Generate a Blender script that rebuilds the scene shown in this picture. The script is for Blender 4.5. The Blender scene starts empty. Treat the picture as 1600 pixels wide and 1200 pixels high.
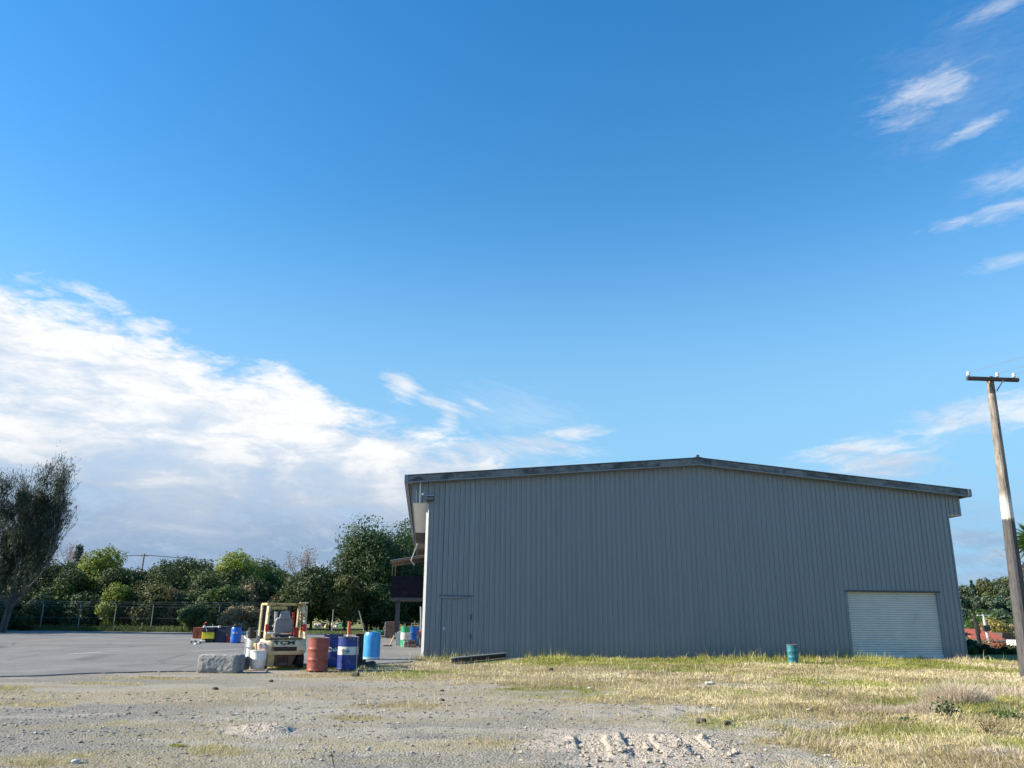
import bpy, math, random
import numpy as np
from mathutils import Vector, Matrix
R = math.radians
SC = bpy.context.scene
COL = SC.collection
rng = np.random.default_rng(11)
random.seed(5)

# ------------------------------------------------------------------ camera
F, PITCH, ROLL, CAMH = 1260.0, 0.2769, 0.0088, 1.6
cd = bpy.data.cameras.new("camera"); cam = bpy.data.objects.new("camera", cd); COL.objects.link(cam)
cd.sensor_width = 36; cd.sensor_fit = 'HORIZONTAL'; cd.lens = F / 1600 * 36
cd.clip_start = 0.05; cd.clip_end = 6000
_c, _s, _cr, _sr = math.cos(PITCH), math.sin(PITCH), math.cos(ROLL), math.sin(ROLL)
r0, u0, f0 = Vector((1, 0, 0)), Vector((0, -_s, _c)), Vector((0, _c, _s))
ra, ua = r0 * _cr + u0 * _sr, -r0 * _sr + u0 * _cr
CAM = Vector((0, 0, CAMH))
cam.matrix_world = Matrix(((ra.x, ua.x, -f0.x, 0), (ra.y, ua.y, -f0.y, 0), (ra.z, ua.z, -f0.z, CAMH), (0, 0, 0, 1)))
SC.camera = cam
def ray(px, py):
    a, b = (px - 800) / F, (600 - py) / F
    return (f0 + ra * a + ua * b).normalized()
def G(px, py, z=0.0):                       # photograph pixel -> point on the plane at height z
    d = ray(px, py); return CAM + d * ((z - CAMH) / d.z)
def AT(px, py, Y):                          # photograph pixel -> point at depth Y
    d = ray(px, py); return CAM + d * (Y / d.y)
def azel(px, py):
    d = ray(px, py); return math.degrees(math.atan2(d.x, d.y)), math.degrees(math.asin(d.z))

# ------------------------------------------------------------------ light
SUN_EL, SUN_AZ = 29.0, -95.0                # azimuth clockwise from +Y
SC.view_settings.view_transform = 'Standard'; SC.view_settings.look = 'None'
SC.view_settings.exposure = 1.0; SC.view_settings.gamma = 1
sd_ = bpy.data.lights.new("sun", 'SUN'); sd_.energy = 4.9; sd_.angle = R(0.5); sd_.color = (1.0, .90, .74)
sun = bpy.data.objects.new("sun", sd_); COL.objects.link(sun)
sdir = Vector((math.sin(R(SUN_AZ)) * math.cos(R(SUN_EL)), math.cos(R(SUN_AZ)) * math.cos(R(SUN_EL)), math.sin(R(SUN_EL))))
sun.rotation_euler = sdir.to_track_quat('Z', 'Y').to_euler()
W = bpy.data.worlds.new("World"); SC.world = W; W.use_nodes = True
WT = W.node_tree; WT.nodes.clear()

class S:                                     # tiny node-expression helper
    def __init__(s, t, o): s.t, s.o = t, o
    def _m(s, op, *a):
        n = s.t.nodes.new('ShaderNodeMath'); n.operation = op
        for i, v in enumerate((s,) + a):
            if isinstance(v, S): s.t.links.new(v.o, n.inputs[i])
            else: n.inputs[i].default_value = v
        return S(s.t, n.outputs[0])
    def __add__(s, b): return s._m('ADD', b)
    __radd__ = __add__
    def __sub__(s, b): return s._m('SUBTRACT', b)
    def __rsub__(s, b): return (s * -1.0) + b
    def __mul__(s, b): return s._m('MULTIPLY', b)
    __rmul__ = __mul__
    def __truediv__(s, b): return s._m('DIVIDE', b)
    def mx(s, b): return s._m('MAXIMUM', b)
    def mn(s, b): return s._m('MINIMUM', b)
    def clamp(s): return s.mx(0.0).mn(1.0)
    def sstep(s, a, b):
        n = s.t.nodes.new('ShaderNodeMapRange'); n.interpolation_type = 'SMOOTHSTEP'
        s.t.links.new(s.o, n.inputs[0]); n.inputs[1].default_value = a; n.inputs[2].default_value = b
        return S(s.t, n.outputs[0])
def xyz(t, x, y, z=0.0):
    n = t.nodes.new('ShaderNodeCombineXYZ')
    for i, v in enumerate((x, y, z)):
        if isinstance(v, S): t.links.new(v.o, n.inputs[i])
        else: n.inputs[i].default_value = v
    return S(t, n.outputs[0])
def noise(t, vec, scale, detail=4, rough=.55, dist=0.0):
    n = t.nodes.new('ShaderNodeTexNoise'); n.inputs['Scale'].default_value = scale
    n.inputs['Detail'].default_value = detail; n.inputs['Roughness'].default_value = rough; n.inputs['Distortion'].default_value = dist
    if vec is not None: t.links.new(vec.o, n.inputs['Vector'])
    return S(t, n.outputs[0])
def voro(t, vec, scale, out='Distance', feat='F1', rnd=1.0):
    n = t.nodes.new('ShaderNodeTexVoronoi'); n.feature = feat; n.inputs['Scale'].default_value = scale
    n.inputs['Randomness'].default_value = rnd
    t.links.new(vec.o, n.inputs['Vector']); return S(t, n.outputs[out])
def mixc(t, f, a, b):
    n = t.nodes.new('ShaderNodeMix'); n.data_type = 'RGBA'
    for i, v in ((0, f), (6, a), (7, b)):
        if isinstance(v, S): t.links.new(v.o, n.inputs[i])
        elif i == 0: n.inputs[0].default_value = v
        else: n.inputs[i].default_value = (*v[:3], 1)
    return S(t, n.outputs[2])
def ramp(t, f, stops, interp='LINEAR'):
    n = t.nodes.new('ShaderNodeValToRGB'); r = n.color_ramp; r.interpolation = interp
    while len(r.elements) < len(stops): r.elements.new(.5)
    for e, (p, c) in zip(r.elements, stops):
        e.position = p; e.color = (*c[:3], 1) if hasattr(c, '__len__') else (c, c, c, 1)
    t.links.new(f.o, n.inputs[0]); return S(t, n.outputs[0])

def build_world():
    t = WT
    sky = t.nodes.new('ShaderNodeTexSky'); sky.sky_type = 'NISHITA'; sky.sun_disc = False
    sky.sun_elevation = R(SUN_EL); sky.sun_rotation = R(SUN_AZ); sky.altitude = 0
    sky.air_density = 1.4; sky.dust_density = 0.05; sky.ozone_density = 2.5
    hs = t.nodes.new('ShaderNodeHueSaturation'); hs.inputs['Saturation'].default_value = 1.36
    hs.inputs['Hue'].default_value = 0.5045; hs.inputs['Value'].default_value = 1.0
    t.links.new(sky.outputs[0], hs.inputs['Color'])
    sat_in = hs.inputs['Saturation']
    b1 = t.nodes.new('ShaderNodeBackground'); b1.inputs[1].default_value = 0.106; tc = t.nodes.new('ShaderNodeTexCoord'); sp = t.nodes.new('ShaderNodeSeparateXYZ'); t.links.new(tc.outputs['Generated'], sp.inputs[0])
    x, y, z = (S(t, sp.outputs[i]) for i in range(3))
    az = x._m('ARCTAN2', y) * 57.2958; el = z._m('ARCSINE') * 57.2958
    t.links.new((el.sstep(2.0, 26.0) * .28 + 1.14).o, sat_in)
    skyc = mixc(t, (1.0 - el.sstep(3.0, 30.0)) * .9, S(t, hs.outputs[0]), (1.05, 2.6, 4.3)); t.links.new(skyc.o, b1.inputs[0])
    n1 = noise(t, xyz(t, az + el * .5, el * 2.3, 3.1), .085, 7, .58, .7)
    n2 = noise(t, xyz(t, az, el * 3.2, 9.0), .22, 6, .6, .4)
    n3 = noise(t, xyz(t, az - el * .9, el * 3.0, 4.0), .30, 7, .58, .8)
    nf3 = noise(t, xyz(t, az + el * .7, el * 2.4, 7.0), 1.1, 8, .66, .8)
    # the bank of cloud on the left: its upper edge as elevation over azimuth
    pts = [(-200, 400), (0, 448), (130, 494), (260, 532), (330, 576), (480, 602), (600, 640), (700, 672), (800, 700), (900, 712), (980, 760), (1100, 900), (1700, 950)]
    A0, A1, E1 = -45.0, 35.0, 30.0
    st = []
    for q in pts:
        a, e = azel(*q); st.append((min(max((a - A0) / (A1 - A0), 0), 1), max(e, 0) / E1))
    bnd = ramp(t, (az - A0) / (A1 - A0), st) * E1
    bank = ((bnd - el) + (n1 - .5) * 8.0 + (n2 - .5) * 4.5 + (n3 - .5) * 3.6 + (nf3 - .5) * 2.2).sstep(-.9, 2.1)
    bank = bank * (z.sstep(-.02, .0)) * (1.0 - (az._m('ABSOLUTE')).sstep(70., 110.))
    thin = ((n1 - .5) * 3.0 + (n2 - .5) * 2.2 + .85).clamp()
    dens = bank * (thin * .3 + .7)
    # separate wisps: centre px, half sizes in degrees, tilt, strength
    fibA = noise(t, xyz(t, az * .5 + el * .5, el * 2.0 - az * .28, 1.0), .9, 7, .64, .9); fibB = noise(t, xyz(t, az * .55 + el * .3, el * 2.1 + az * .55, 5.0), .9, 7, .64, .9)
    def wisp(px, py, ra_, re_, rot, k, fz=1.0):
        a, e = azel(px, py); c, s = math.cos(R(rot)), math.sin(R(rot))
        da, de = az - a, el - e
        p_, q_ = da * c + de * s, de * c - da * s
        wob = (n2 - .5) * re_ * 1.1
        u, w_ = p_ / ra_, (q_ + wob) / re_
        m = ((u * u + w_ * w_) * -1.6)._m('EXPONENT') if False else S(t, (lambda n: (setattr(n, 'operation', 'EXPONENT'), t.links.new(((u * u + w_ * w_) * -1.5).o, n.inputs[0]), n.outputs[0])[2])(t.nodes.new('ShaderNodeMath')))
        fb = fibA if rot > 0 else fibB
        return (m * 1.35 + (fb - .5) * 1.7 - .45).sstep(0.0, 1.3) * m.sstep(.04, .3) * k
    W_ = [(1450, 143, 5.6, 1.9, 6, .85), (1515, 203, 3.8, .8, 12, .7), (1425, 186, 3.4, .9, 5, .5), (1595, 272, 5., 1.6, 3, .5), (1580, 328, 6.5, .9, 2, .8), (1592, 405, 4., .7, 2, .6),
          (1560, 12, 4.5, .9, 5, .6), (1500, 130, 9, 6, 12, .14), (630, 604, 2.4, 1.4, -28, .95), (690, 632, 4.2, .7, -16, .9), (702, 655, 2.0, 1.2, -60, .8), (745, 632, 2.0, .45, -20, .75), (893, 677, 4.4, .8, 2, .9), (800, 645, 9, 3, -8, .2), (840, 700, 7, 1.3, -3, .8), (760, 708, 8, 1.5, -4, .9),
          (222, 515, 2.0, .8, -4, .9), (1340, 703, 5.4, 1.2, 4, .95), (1375, 728, 6.0, 1.8, 6, 1.0), (1560, 645, 8.5, 2.0, 8, .8), (1545, 840, 7, 1.5, 0, .9), (1550, 875, 9, 1.2, 0, .95), (1560, 908, 9, 1.5, 0, 1.), (1500, 800, 13, 3.6, 0, .35), (1200, 770, 13, 2.8, 0, .3)]
    for w_ in W_: dens = dens.mx(wisp(*w_) * (.72 if w_[0] > 1400 and w_[1] < 500 else 1.0))
    dens = dens.mx((1.0 - el.sstep(0.0, 5.0)) * .5)             # pale air low down
    # grey-blue undersides low in the bank, white tops
    low = (el + (n1 - .5) * 10.0 + (n2 - .5) * 5.0)
    body = low.sstep(4.5, 12.0)
    body2 = (n2 * .55 + n1 * .45).sstep(.38, .58)
    c = mixc(t, body, (.31, .44, .63), (.98, .99, 1.0))
    c = mixc(t, ((body2 * .7 + (nf3 - .5) * .8 + .35)).clamp(), (.56, .66, .82), c)
    b2 = t.nodes.new('ShaderNodeBackground'); b2.inputs[1].default_value = 0.505; t.links.new(c.o, b2.inputs[0])
    mx = t.nodes.new('ShaderNodeMixShader'); t.links.new(dens.clamp().o, mx.inputs[0]); t.links.new(b1.outputs[0], mx.inputs[1]); t.links.new(b2.outputs[0], mx.inputs[2])
    o = t.nodes.new('ShaderNodeOutputWorld'); t.links.new(mx.outputs[0], o.inputs[0])
    W.cycles.sampling_method = 'MANUAL'; W.cycles.sample_map_resolution = 1024
build_world()
SC.cycles.use_denoising = True
SC.cycles.max_bounces = 6; SC.cycles.transparent_max_bounces = 12
SC.cycles.sample_clamp_indirect = 6

# ------------------------------------------------------------------ helpers
def tag(o, label=None, cat=None, group=None, kind=None):
    if label: o['label'] = label
    if cat: o['category'] = cat
    if group: o['group'] = group
    if kind: o['kind'] = kind
    return o
def thing(name, label, cat, loc=(0, 0, 0), rz=0.0, group=None):
    o = bpy.data.objects.new(name, None); COL.objects.link(o); o.location = loc; o.rotation_euler = (0, 0, rz)
    o.empty_display_size = .2
    return tag(o, label, cat, group)
def copy_tree(o, parent=None):
    c = o.copy(); COL.objects.link(c)
    if parent is not None: c.parent = parent
    for ch in list(o.children): copy_tree(ch, c)
    return c
def link(name, me, m=None, parent=None):
    o = bpy.data.objects.new(name, me); COL.objects.link(o)
    if m is not None: me.materials.append(m)
    if parent is not None: o.parent = parent
    return o
def np_mesh(name, V, Fq, n=4, smooth=False):
    me = bpy.data.meshes.new(name); V = np.asarray(V, np.float32); Fq = np.asarray(Fq, np.int32)
    me.vertices.add(len(V)); me.vertices.foreach_set('co', V.ravel())
    me.loops.add(Fq.size); me.loops.foreach_set('vertex_index', Fq.ravel())
    me.polygons.add(len(Fq)); me.polygons.foreach_set('loop_start', np.arange(0, Fq.size, n, dtype=np.int32))
    me.polygons.foreach_set('use_smooth', np.full(len(Fq), smooth))
    me.update(calc_edges=True); return me
class MB:
    def __init__(s): s.v, s.f = [], []
    def add(s, vs, fs):
        b = len(s.v); s.v += [tuple(v) for v in vs]; s.f += [tuple(b + i for i in f) for f in fs]; return s
    def box(s, x0, x1, y0, y1, z0, z1, M=None):
        vs = [Vector((x, y, z)) for z in (z0, z1) for x, y in ((x0, y0), (x1, y0), (x1, y1), (x0, y1))]
        if M is not None: vs = [M @ v for v in vs]
        return s.add(vs, [(3, 2, 1, 0), (4, 5, 6, 7), (0, 1, 5, 4), (1, 2, 6, 5), (2, 3, 7, 6), (3, 0, 4, 7)])
    def tube(s, path, rad, n=8, cap=True):
        path = [Vector(p) for p in path]; rad = rad if hasattr(rad, '__len__') else [rad] * len(path)
        vs, fs = [], []
        for i, p in enumerate(path):
            d = (path[min(i + 1, len(path) - 1)] - path[max(i - 1, 0)]).normalized()
            u = d.cross(Vector((0, 0, 1)) if abs(d.z) < .95 else Vector((1, 0, 0))).normalized(); w = d.cross(u)
            for k in range(n):
                a = 2 * math.pi * k / n; vs.append(p + (u * math.cos(a) + w * math.sin(a)) * rad[i])
        for i in range(len(path) - 1):
            for k in range(n):
                k2 = (k + 1) % n; fs.append((i * n + k, i * n + k2, (i + 1) * n + k2, (i + 1) * n + k))
        if cap: fs += [tuple(range(n))[::-1], tuple((len(path) - 1) * n + k for k in range(n))]
        return s.add(vs, fs)
    def lathe(s, prof, n=28, c=(0, 0, 0), M=None):
        vs, fs = [], []
        for r, z in prof:
            for k in range(n):
                a = 2 * math.pi * k / n; v = Vector((c[0] + r * math.cos(a), c[1] + r * math.sin(a), c[2] + z)); vs.append(M @ v if M is not None else v)
        for i in range(len(prof) - 1):
            for k in range(n):
                k2 = (k + 1) % n; fs.append((i * n + k, i * n + k2, (i + 1) * n + k2, (i + 1) * n + k))
        fs += [tuple(range(n))[::-1], tuple((len(prof) - 1) * n + k for k in range(n))]
        return s.add(vs, fs)
    def prism(s, poly, a0, a1, axis='y', M=None):         # polygon in the two other axes, extruded along axis
        def P(p, a):
            q = {'y': (p[0], a, p[1]), 'x': (a, p[0], p[1]), 'z': (p[0], p[1], a)}[axis]; q = Vector(q)
            return M @ q if M is not None else q
        n = len(poly); vs = [P(p, a0) for p in poly] + [P(p, a1) for p in poly]
        fs = [tuple(range(n)), tuple(range(n, 2 * n))[::-1]] + [(i, n + i, n + (i + 1) % n, (i + 1) % n) for i in range(n)]
        return s.add(vs, fs)
    def build(s, name, m, parent=None, smooth=None, bevel=0.0, seg=2):
        me = bpy.data.meshes.new(name); me.from_pydata([tuple(v) for v in s.v], [], s.f)
        import bmesh
        bm = bmesh.new(); bm.from_mesh(me); bmesh.ops.recalc_face_normals(bm, faces=bm.faces); bm.to_mesh(me); bm.free()
        o = link(name, me, m, parent)
        if smooth:
            me.shade_smooth(); me.set_sharp_from_angle(angle=R(smooth))
        if bevel:
            b = o.modifiers.new('bevel', 'BEVEL'); b.width = bevel; b.segments = seg; b.limit_method = 'ANGLE'; b.angle_limit = R(40)
        return o

# value noise used for the lie of the land and where things grow
_tab = np.random.default_rng(3).random((256, 256)).astype(np.float32)
def vnoise(x, y, sc, seed=0):
    x = np.asarray(x, np.float64) * sc + seed * 17.3 + 1000; y = np.asarray(y, np.float64) * sc + seed * 31.7 + 1000
    i, j = np.floor(x).astype(int), np.floor(y).astype(int); fx, fy = x - i, y - j
    fx = fx * fx * (3 - 2 * fx); fy = fy * fy * (3 - 2 * fy)
    g = lambda a, b: _tab[a & 255, b & 255]
    return (g(i, j) * (1 - fx) + g(i + 1, j) * fx) * (1 - fy) + (g(i, j + 1) * (1 - fx) + g(i + 1, j + 1) * fx) * fy
def fbm(x, y, sc, o=4, seed=0, gain=.5):
    t, a, n = 0, 1.0, 0
    for k in range(o):
        t = t + a * vnoise(x, y, sc * 2 ** k, seed + k * 3); n += a; a *= gain
    return t / n
def sstep(a, b, x):
    t = np.clip((np.asarray(x, float) - a) / (b - a), 0, 1); return t * t * (3 - 2 * t)

# ------------------------------------------------------------------ materials
MATS = {}
def newmat(name):
    m = bpy.data.materials.new(name); m.use_nodes = True; t = m.node_tree
    b = t.nodes['Principled BSDF']; return m, t, b
def coords(t, kind='Object'):
    return S(t, t.nodes.new('ShaderNodeTexCoord').outputs[kind])
def bump(t, b, h, strength=.3, dist=.01):
    n = t.nodes.new('ShaderNodeBump'); n.inputs['Strength'].default_value = strength; n.inputs['Distance'].default_value = dist
    t.links.new(h.o, n.inputs['Height']); t.links.new(n.outputs[0], b.inputs['Normal'])
def mat(name, c, rough=.6, metal=0.0, var=.25, scale=6.0, c2=None, amt=.0, s2=3.0, bmp=.15, bd=.004, spec=.5):
    """weathered surface: base colour with mottling, and patches of a second colour (rust, dirt, stain)"""
    if name in MATS: return MATS[name]
    m, t, b = newmat(name); co = coords(t)
    n = noise(t, co, scale, 5, .6)
    col = mixc(t, n.sstep(.3, .7), tuple(x * (1 - var) for x in c), tuple(min(1, x * (1 + var)) for x in c))
    if c2 is not None:
        p = noise(t, co, s2, 6, .65, .3).sstep(.62 - amt * .4, .70 - amt * .3)
        col = mixc(t, p, col, c2)
    t.links.new(col.o, b.inputs['Base Color'])
    b.inputs['Roughness'].default_value = rough; b.inputs['Metallic'].default_value = metal; b.inputs['Specular IOR Level'].default_value = spec
    if bmp: bump(t, b, noise(t, co, scale * 6, 4, .6), bmp, bd)
    MATS[name] = m; return m
def leafmat(name, c, c2, trans=.25):
    m, t, b = newmat(name)
    a = t.nodes.new('ShaderNodeAttribute'); a.attribute_name = 'var'
    v = S(t, a.outputs['Fac'])
    col = mixc(t, v, c, c2); t.links.new(col.o, b.inputs['Base Color']); b.inputs['Roughness'].default_value = .55
    b.inputs['Specular IOR Level'].default_value = .3
    tr = t.nodes.new('ShaderNodeBsdfTranslucent'); t.links.new(col.o, tr.inputs[0])
    mx = t.nodes.new('ShaderNodeMixShader'); mx.inputs[0].default_value = trans
    t.links.new(b.outputs[0], mx.inputs[1]); t.links.new(tr.outputs[0], mx.inputs[2])
    t.links.new(mx.outputs[0], t.nodes['Material Output'].inputs[0]); return m

# ------------------------------------------------------------------ ground
YAW = 0.1046; BX, BY, BW, BL = -3.169, 31.344, 21.348, 30.0
bex, bey = np.array([math.cos(YAW), math.sin(YAW)]), np.array([-math.sin(YAW), math.cos(YAW)])
GRASS_POLY = np.array([[*G(x, y)[:2]] for x, y in ((366, 1043), (560, 1058), (700, 1074), (860, 1102), (980, 1112), (1110, 1134), (1175, 1165), (1225, 1215))] + [[9, 4], [60, 4], [60, 44], [14, 44], [14, 33.4], [-3.2, 31.4], [-4.2, 27.6]])
def sdist(x, y, poly):
    x = np.asarray(x, float); y = np.asarray(y, float); d = np.full(x.shape, 1e9); ins = np.zeros(x.shape, bool)
    n = len(poly)
    for i in range(n):
        ax, ay = poly[i]; bx, by = poly[(i + 1) % n]; ex, ey = bx - ax, by - ay
        t = np.clip(((x - ax) * ex + (y - ay) * ey) / (ex * ex + ey * ey), 0, 1)
        d = np.minimum(d, np.hypot(x - ax - t * ex, y - ay - t * ey))
        c = ((ay > y) != (by > y)) & (x < ex * (y - ay) / (ey if ey else 1e-9) + ax); ins ^= c
    return np.where(ins, d, -d)
def epatch(x, y, px, py, wx, wy, seed=0):             # soft ragged ellipse on the ground given in photograph pixels
    c = G(px, py); a = abs(G(px + wx, py).x - c.x); b = abs(G(px, py - wy).y - G(px, py + wy).y) / 2
    q = np.hypot((x - c.x) / a, (y - c.y) / b) + (fbm(x, y, 2.2, 3, seed) - .5) * 1.1
    return sstep(1.15, .35, q)
MUD = [(1000, 1166, 150, 26), (412, 1142, 58, 11)]
def mudmask(x, y):
    return np.maximum(epatch(x, y, 1000, 1166, 215, 36, 5), epatch(x, y, 412, 1142, 75, 13, 6))
def wall_dist(x, y):                                   # metres in front of the shed's gable wall
    return -((np.asarray(x) - BX) * bey[0] + (np.asarray(y) - BY) * bey[1])
def masks(x, y):
    sd = sdist(x, y, GRASS_POLY); n = fbm(x, y, .55, 4, 1); n2 = fbm(x, y, 2.1, 3, 2)
    g = sstep(-.5, 1.5, sd + (n - .5) * 4.4 + (n2 - .5) * 1.6)
    for p in ((180, 1130, 42, 6), (130, 1184, 38, 6), (55, 1100, 80, 6), (25, 1076, 60, 4), (160, 1068, 80, 4), (640, 1100, 110, 8), (340, 1172, 80, 10), (60, 1195, 90, 8), (500, 1056, 120, 5), (600, 1062, 90, 5), (780, 1160, 140, 10), (240, 1060, 120, 3), (560, 1122, 60, 5)):
        g = np.maximum(g, epatch(x, y, *p, seed=int(p[0]) % 50) * .72)
    g = g * (1 - .85 * epatch(x, y, 850, 1085, 170, 7, 8)) * (1 - .7 * epatch(x, y, 1130, 1072, 120, 6, 9)) * (1 - .75 * epatch(x, y, 1030, 1130, 60, 7, 10))
    st = fbm(x * .28 + y * .1, y * 1.2 - x * .1, .9, 4, 90); g = np.maximum(g, sstep(.52, .70, st) * .42 * (y < 19)); g = np.maximum(g, .38 * sstep(-5, 0, sd) * sstep(.4, .6, n2))
    far = sstep(58, 66, y + .12 * x)                     # verge under the fence
    g = np.maximum(g, far)
    wd = wall_dist(x, y)
    gr = sstep(.5, .68, fbm(x, y, .4, 4, 4) + .16 * sstep(4.5, .5, wd) * (x > -6) + .05)
    gr = np.maximum(gr, far * .8)
    for p in ((1480, 1078, 70, 7), (1570, 1098, 60, 10), (1400, 1150, 110, 14), (1590, 1120, 60, 10), (1130, 1185, 60, 8)):
        gr = np.maximum(gr, epatch(x, y, *p, seed=int(p[1]) % 40) * .8)
    mud = mudmask(x, y)
    gr = gr * (1 - .75 * sstep(.3, -1.5, sd) * (1 - far))
    g = g * (1 - mud); pale = sstep(.46, .66, fbm(x, y, .35, 4, 7)) * .7
    pale = np.maximum(pale, epatch(x, y, 650, 1165, 220, 12, 3)); pale = np.maximum(pale, epatch(x, y, 1010, 1130, 60, 7, 12))
    pale = np.maximum(pale, .75 * sstep(-4.5, .3, sd + (n2 - .5) * 2))
    return g, gr, mud, pale
_m1, _m2 = G(1000, 1166), G(412, 1142)
_tracks = [(G(925, 1162), .17), (G(1000, 1160), .17), (G(1085, 1168), .12)]
def height(x, y):
    x = np.asarray(x, float); y = np.asarray(y, float); r = np.hypot(x, y)
    near = sstep(24, 15, r)
    h = near * ((fbm(x, y, .45, 3, 20) - .5) * .11 + (fbm(x, y, 1.9, 3, 21) - .5) * .035)
    h = h + sstep(16, 9, r) * (np.abs(fbm(x, y, 5.5, 3, 25) - .5) * -.03)
    h = h + sstep(.5, 3, x) * sstep(30, 22, r) * sstep(-1, 1, sdist(x, y, GRASS_POLY)) * (np.abs(fbm(x, y, 1.7, 3, 26) - .5) * -.22 + .04)
    h = h + sstep(3.2, 6.5, x) * sstep(20, 11, y) * (fbm(x, y, .8, 3, 22) * .22)       # tussocky rise on the right
    a = sstep(1.25, .2, np.hypot((x - _m1.x) / 1.45, (y - _m1.y) / .95)) * (r < 14)
    if np.any(a > 0):
        rid = 1 - 2 * np.abs(fbm(x, y, 3.1, 4, 30, .6) - .5)
        lump = (rid - .55) * .075 + (fbm(x, y, 8, 4, 31, .7) - .5) * .12
        hm = .02 + lump
        for c, w in _tracks:
            d = np.abs(x - c.x - (y - c.y) * .12 - .05 * np.sin(y * 2.0))
            tr = sstep(w + .05, w - .03, d)
            tread = .035 * np.sign(np.sin((y + (x - c.x) * .5) * 2 * math.pi / .13)) * sstep(w, w - .05, d)
            rim = np.exp(-((d - w - .07) / .055) ** 2) * (.09 * vnoise(x, y, 6, 33)) * sstep(.35, .7, vnoise(x, y, 2.6, 36))
            hm = hm * (1 - tr) + tr * (-.02 + tread) + rim
        h = h + a * hm
    b = sstep(1.2, .3, np.hypot((x - _m2.x) / .5, (y - _m2.y) / .5)) * (r < 14)
    if np.any(b > 0): h = h + b * ((1 - 2 * np.abs(fbm(x, y, 4.5, 4, 40, .6) - .5) - .55) * .15 + .01)
    # the land falls away behind the shed on the right, then rises to a wooded hill
    fall = sstep(15.5, 19.5, x) * np.clip((y - 38) * .085, 0, 4.6)
    h = h - fall + sstep(0, 60, x) * sstep(170, 300, y) * 12
    return h
HZ = lambda x, y: float(height(np.array([x]), np.array([y]))[0])

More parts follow.
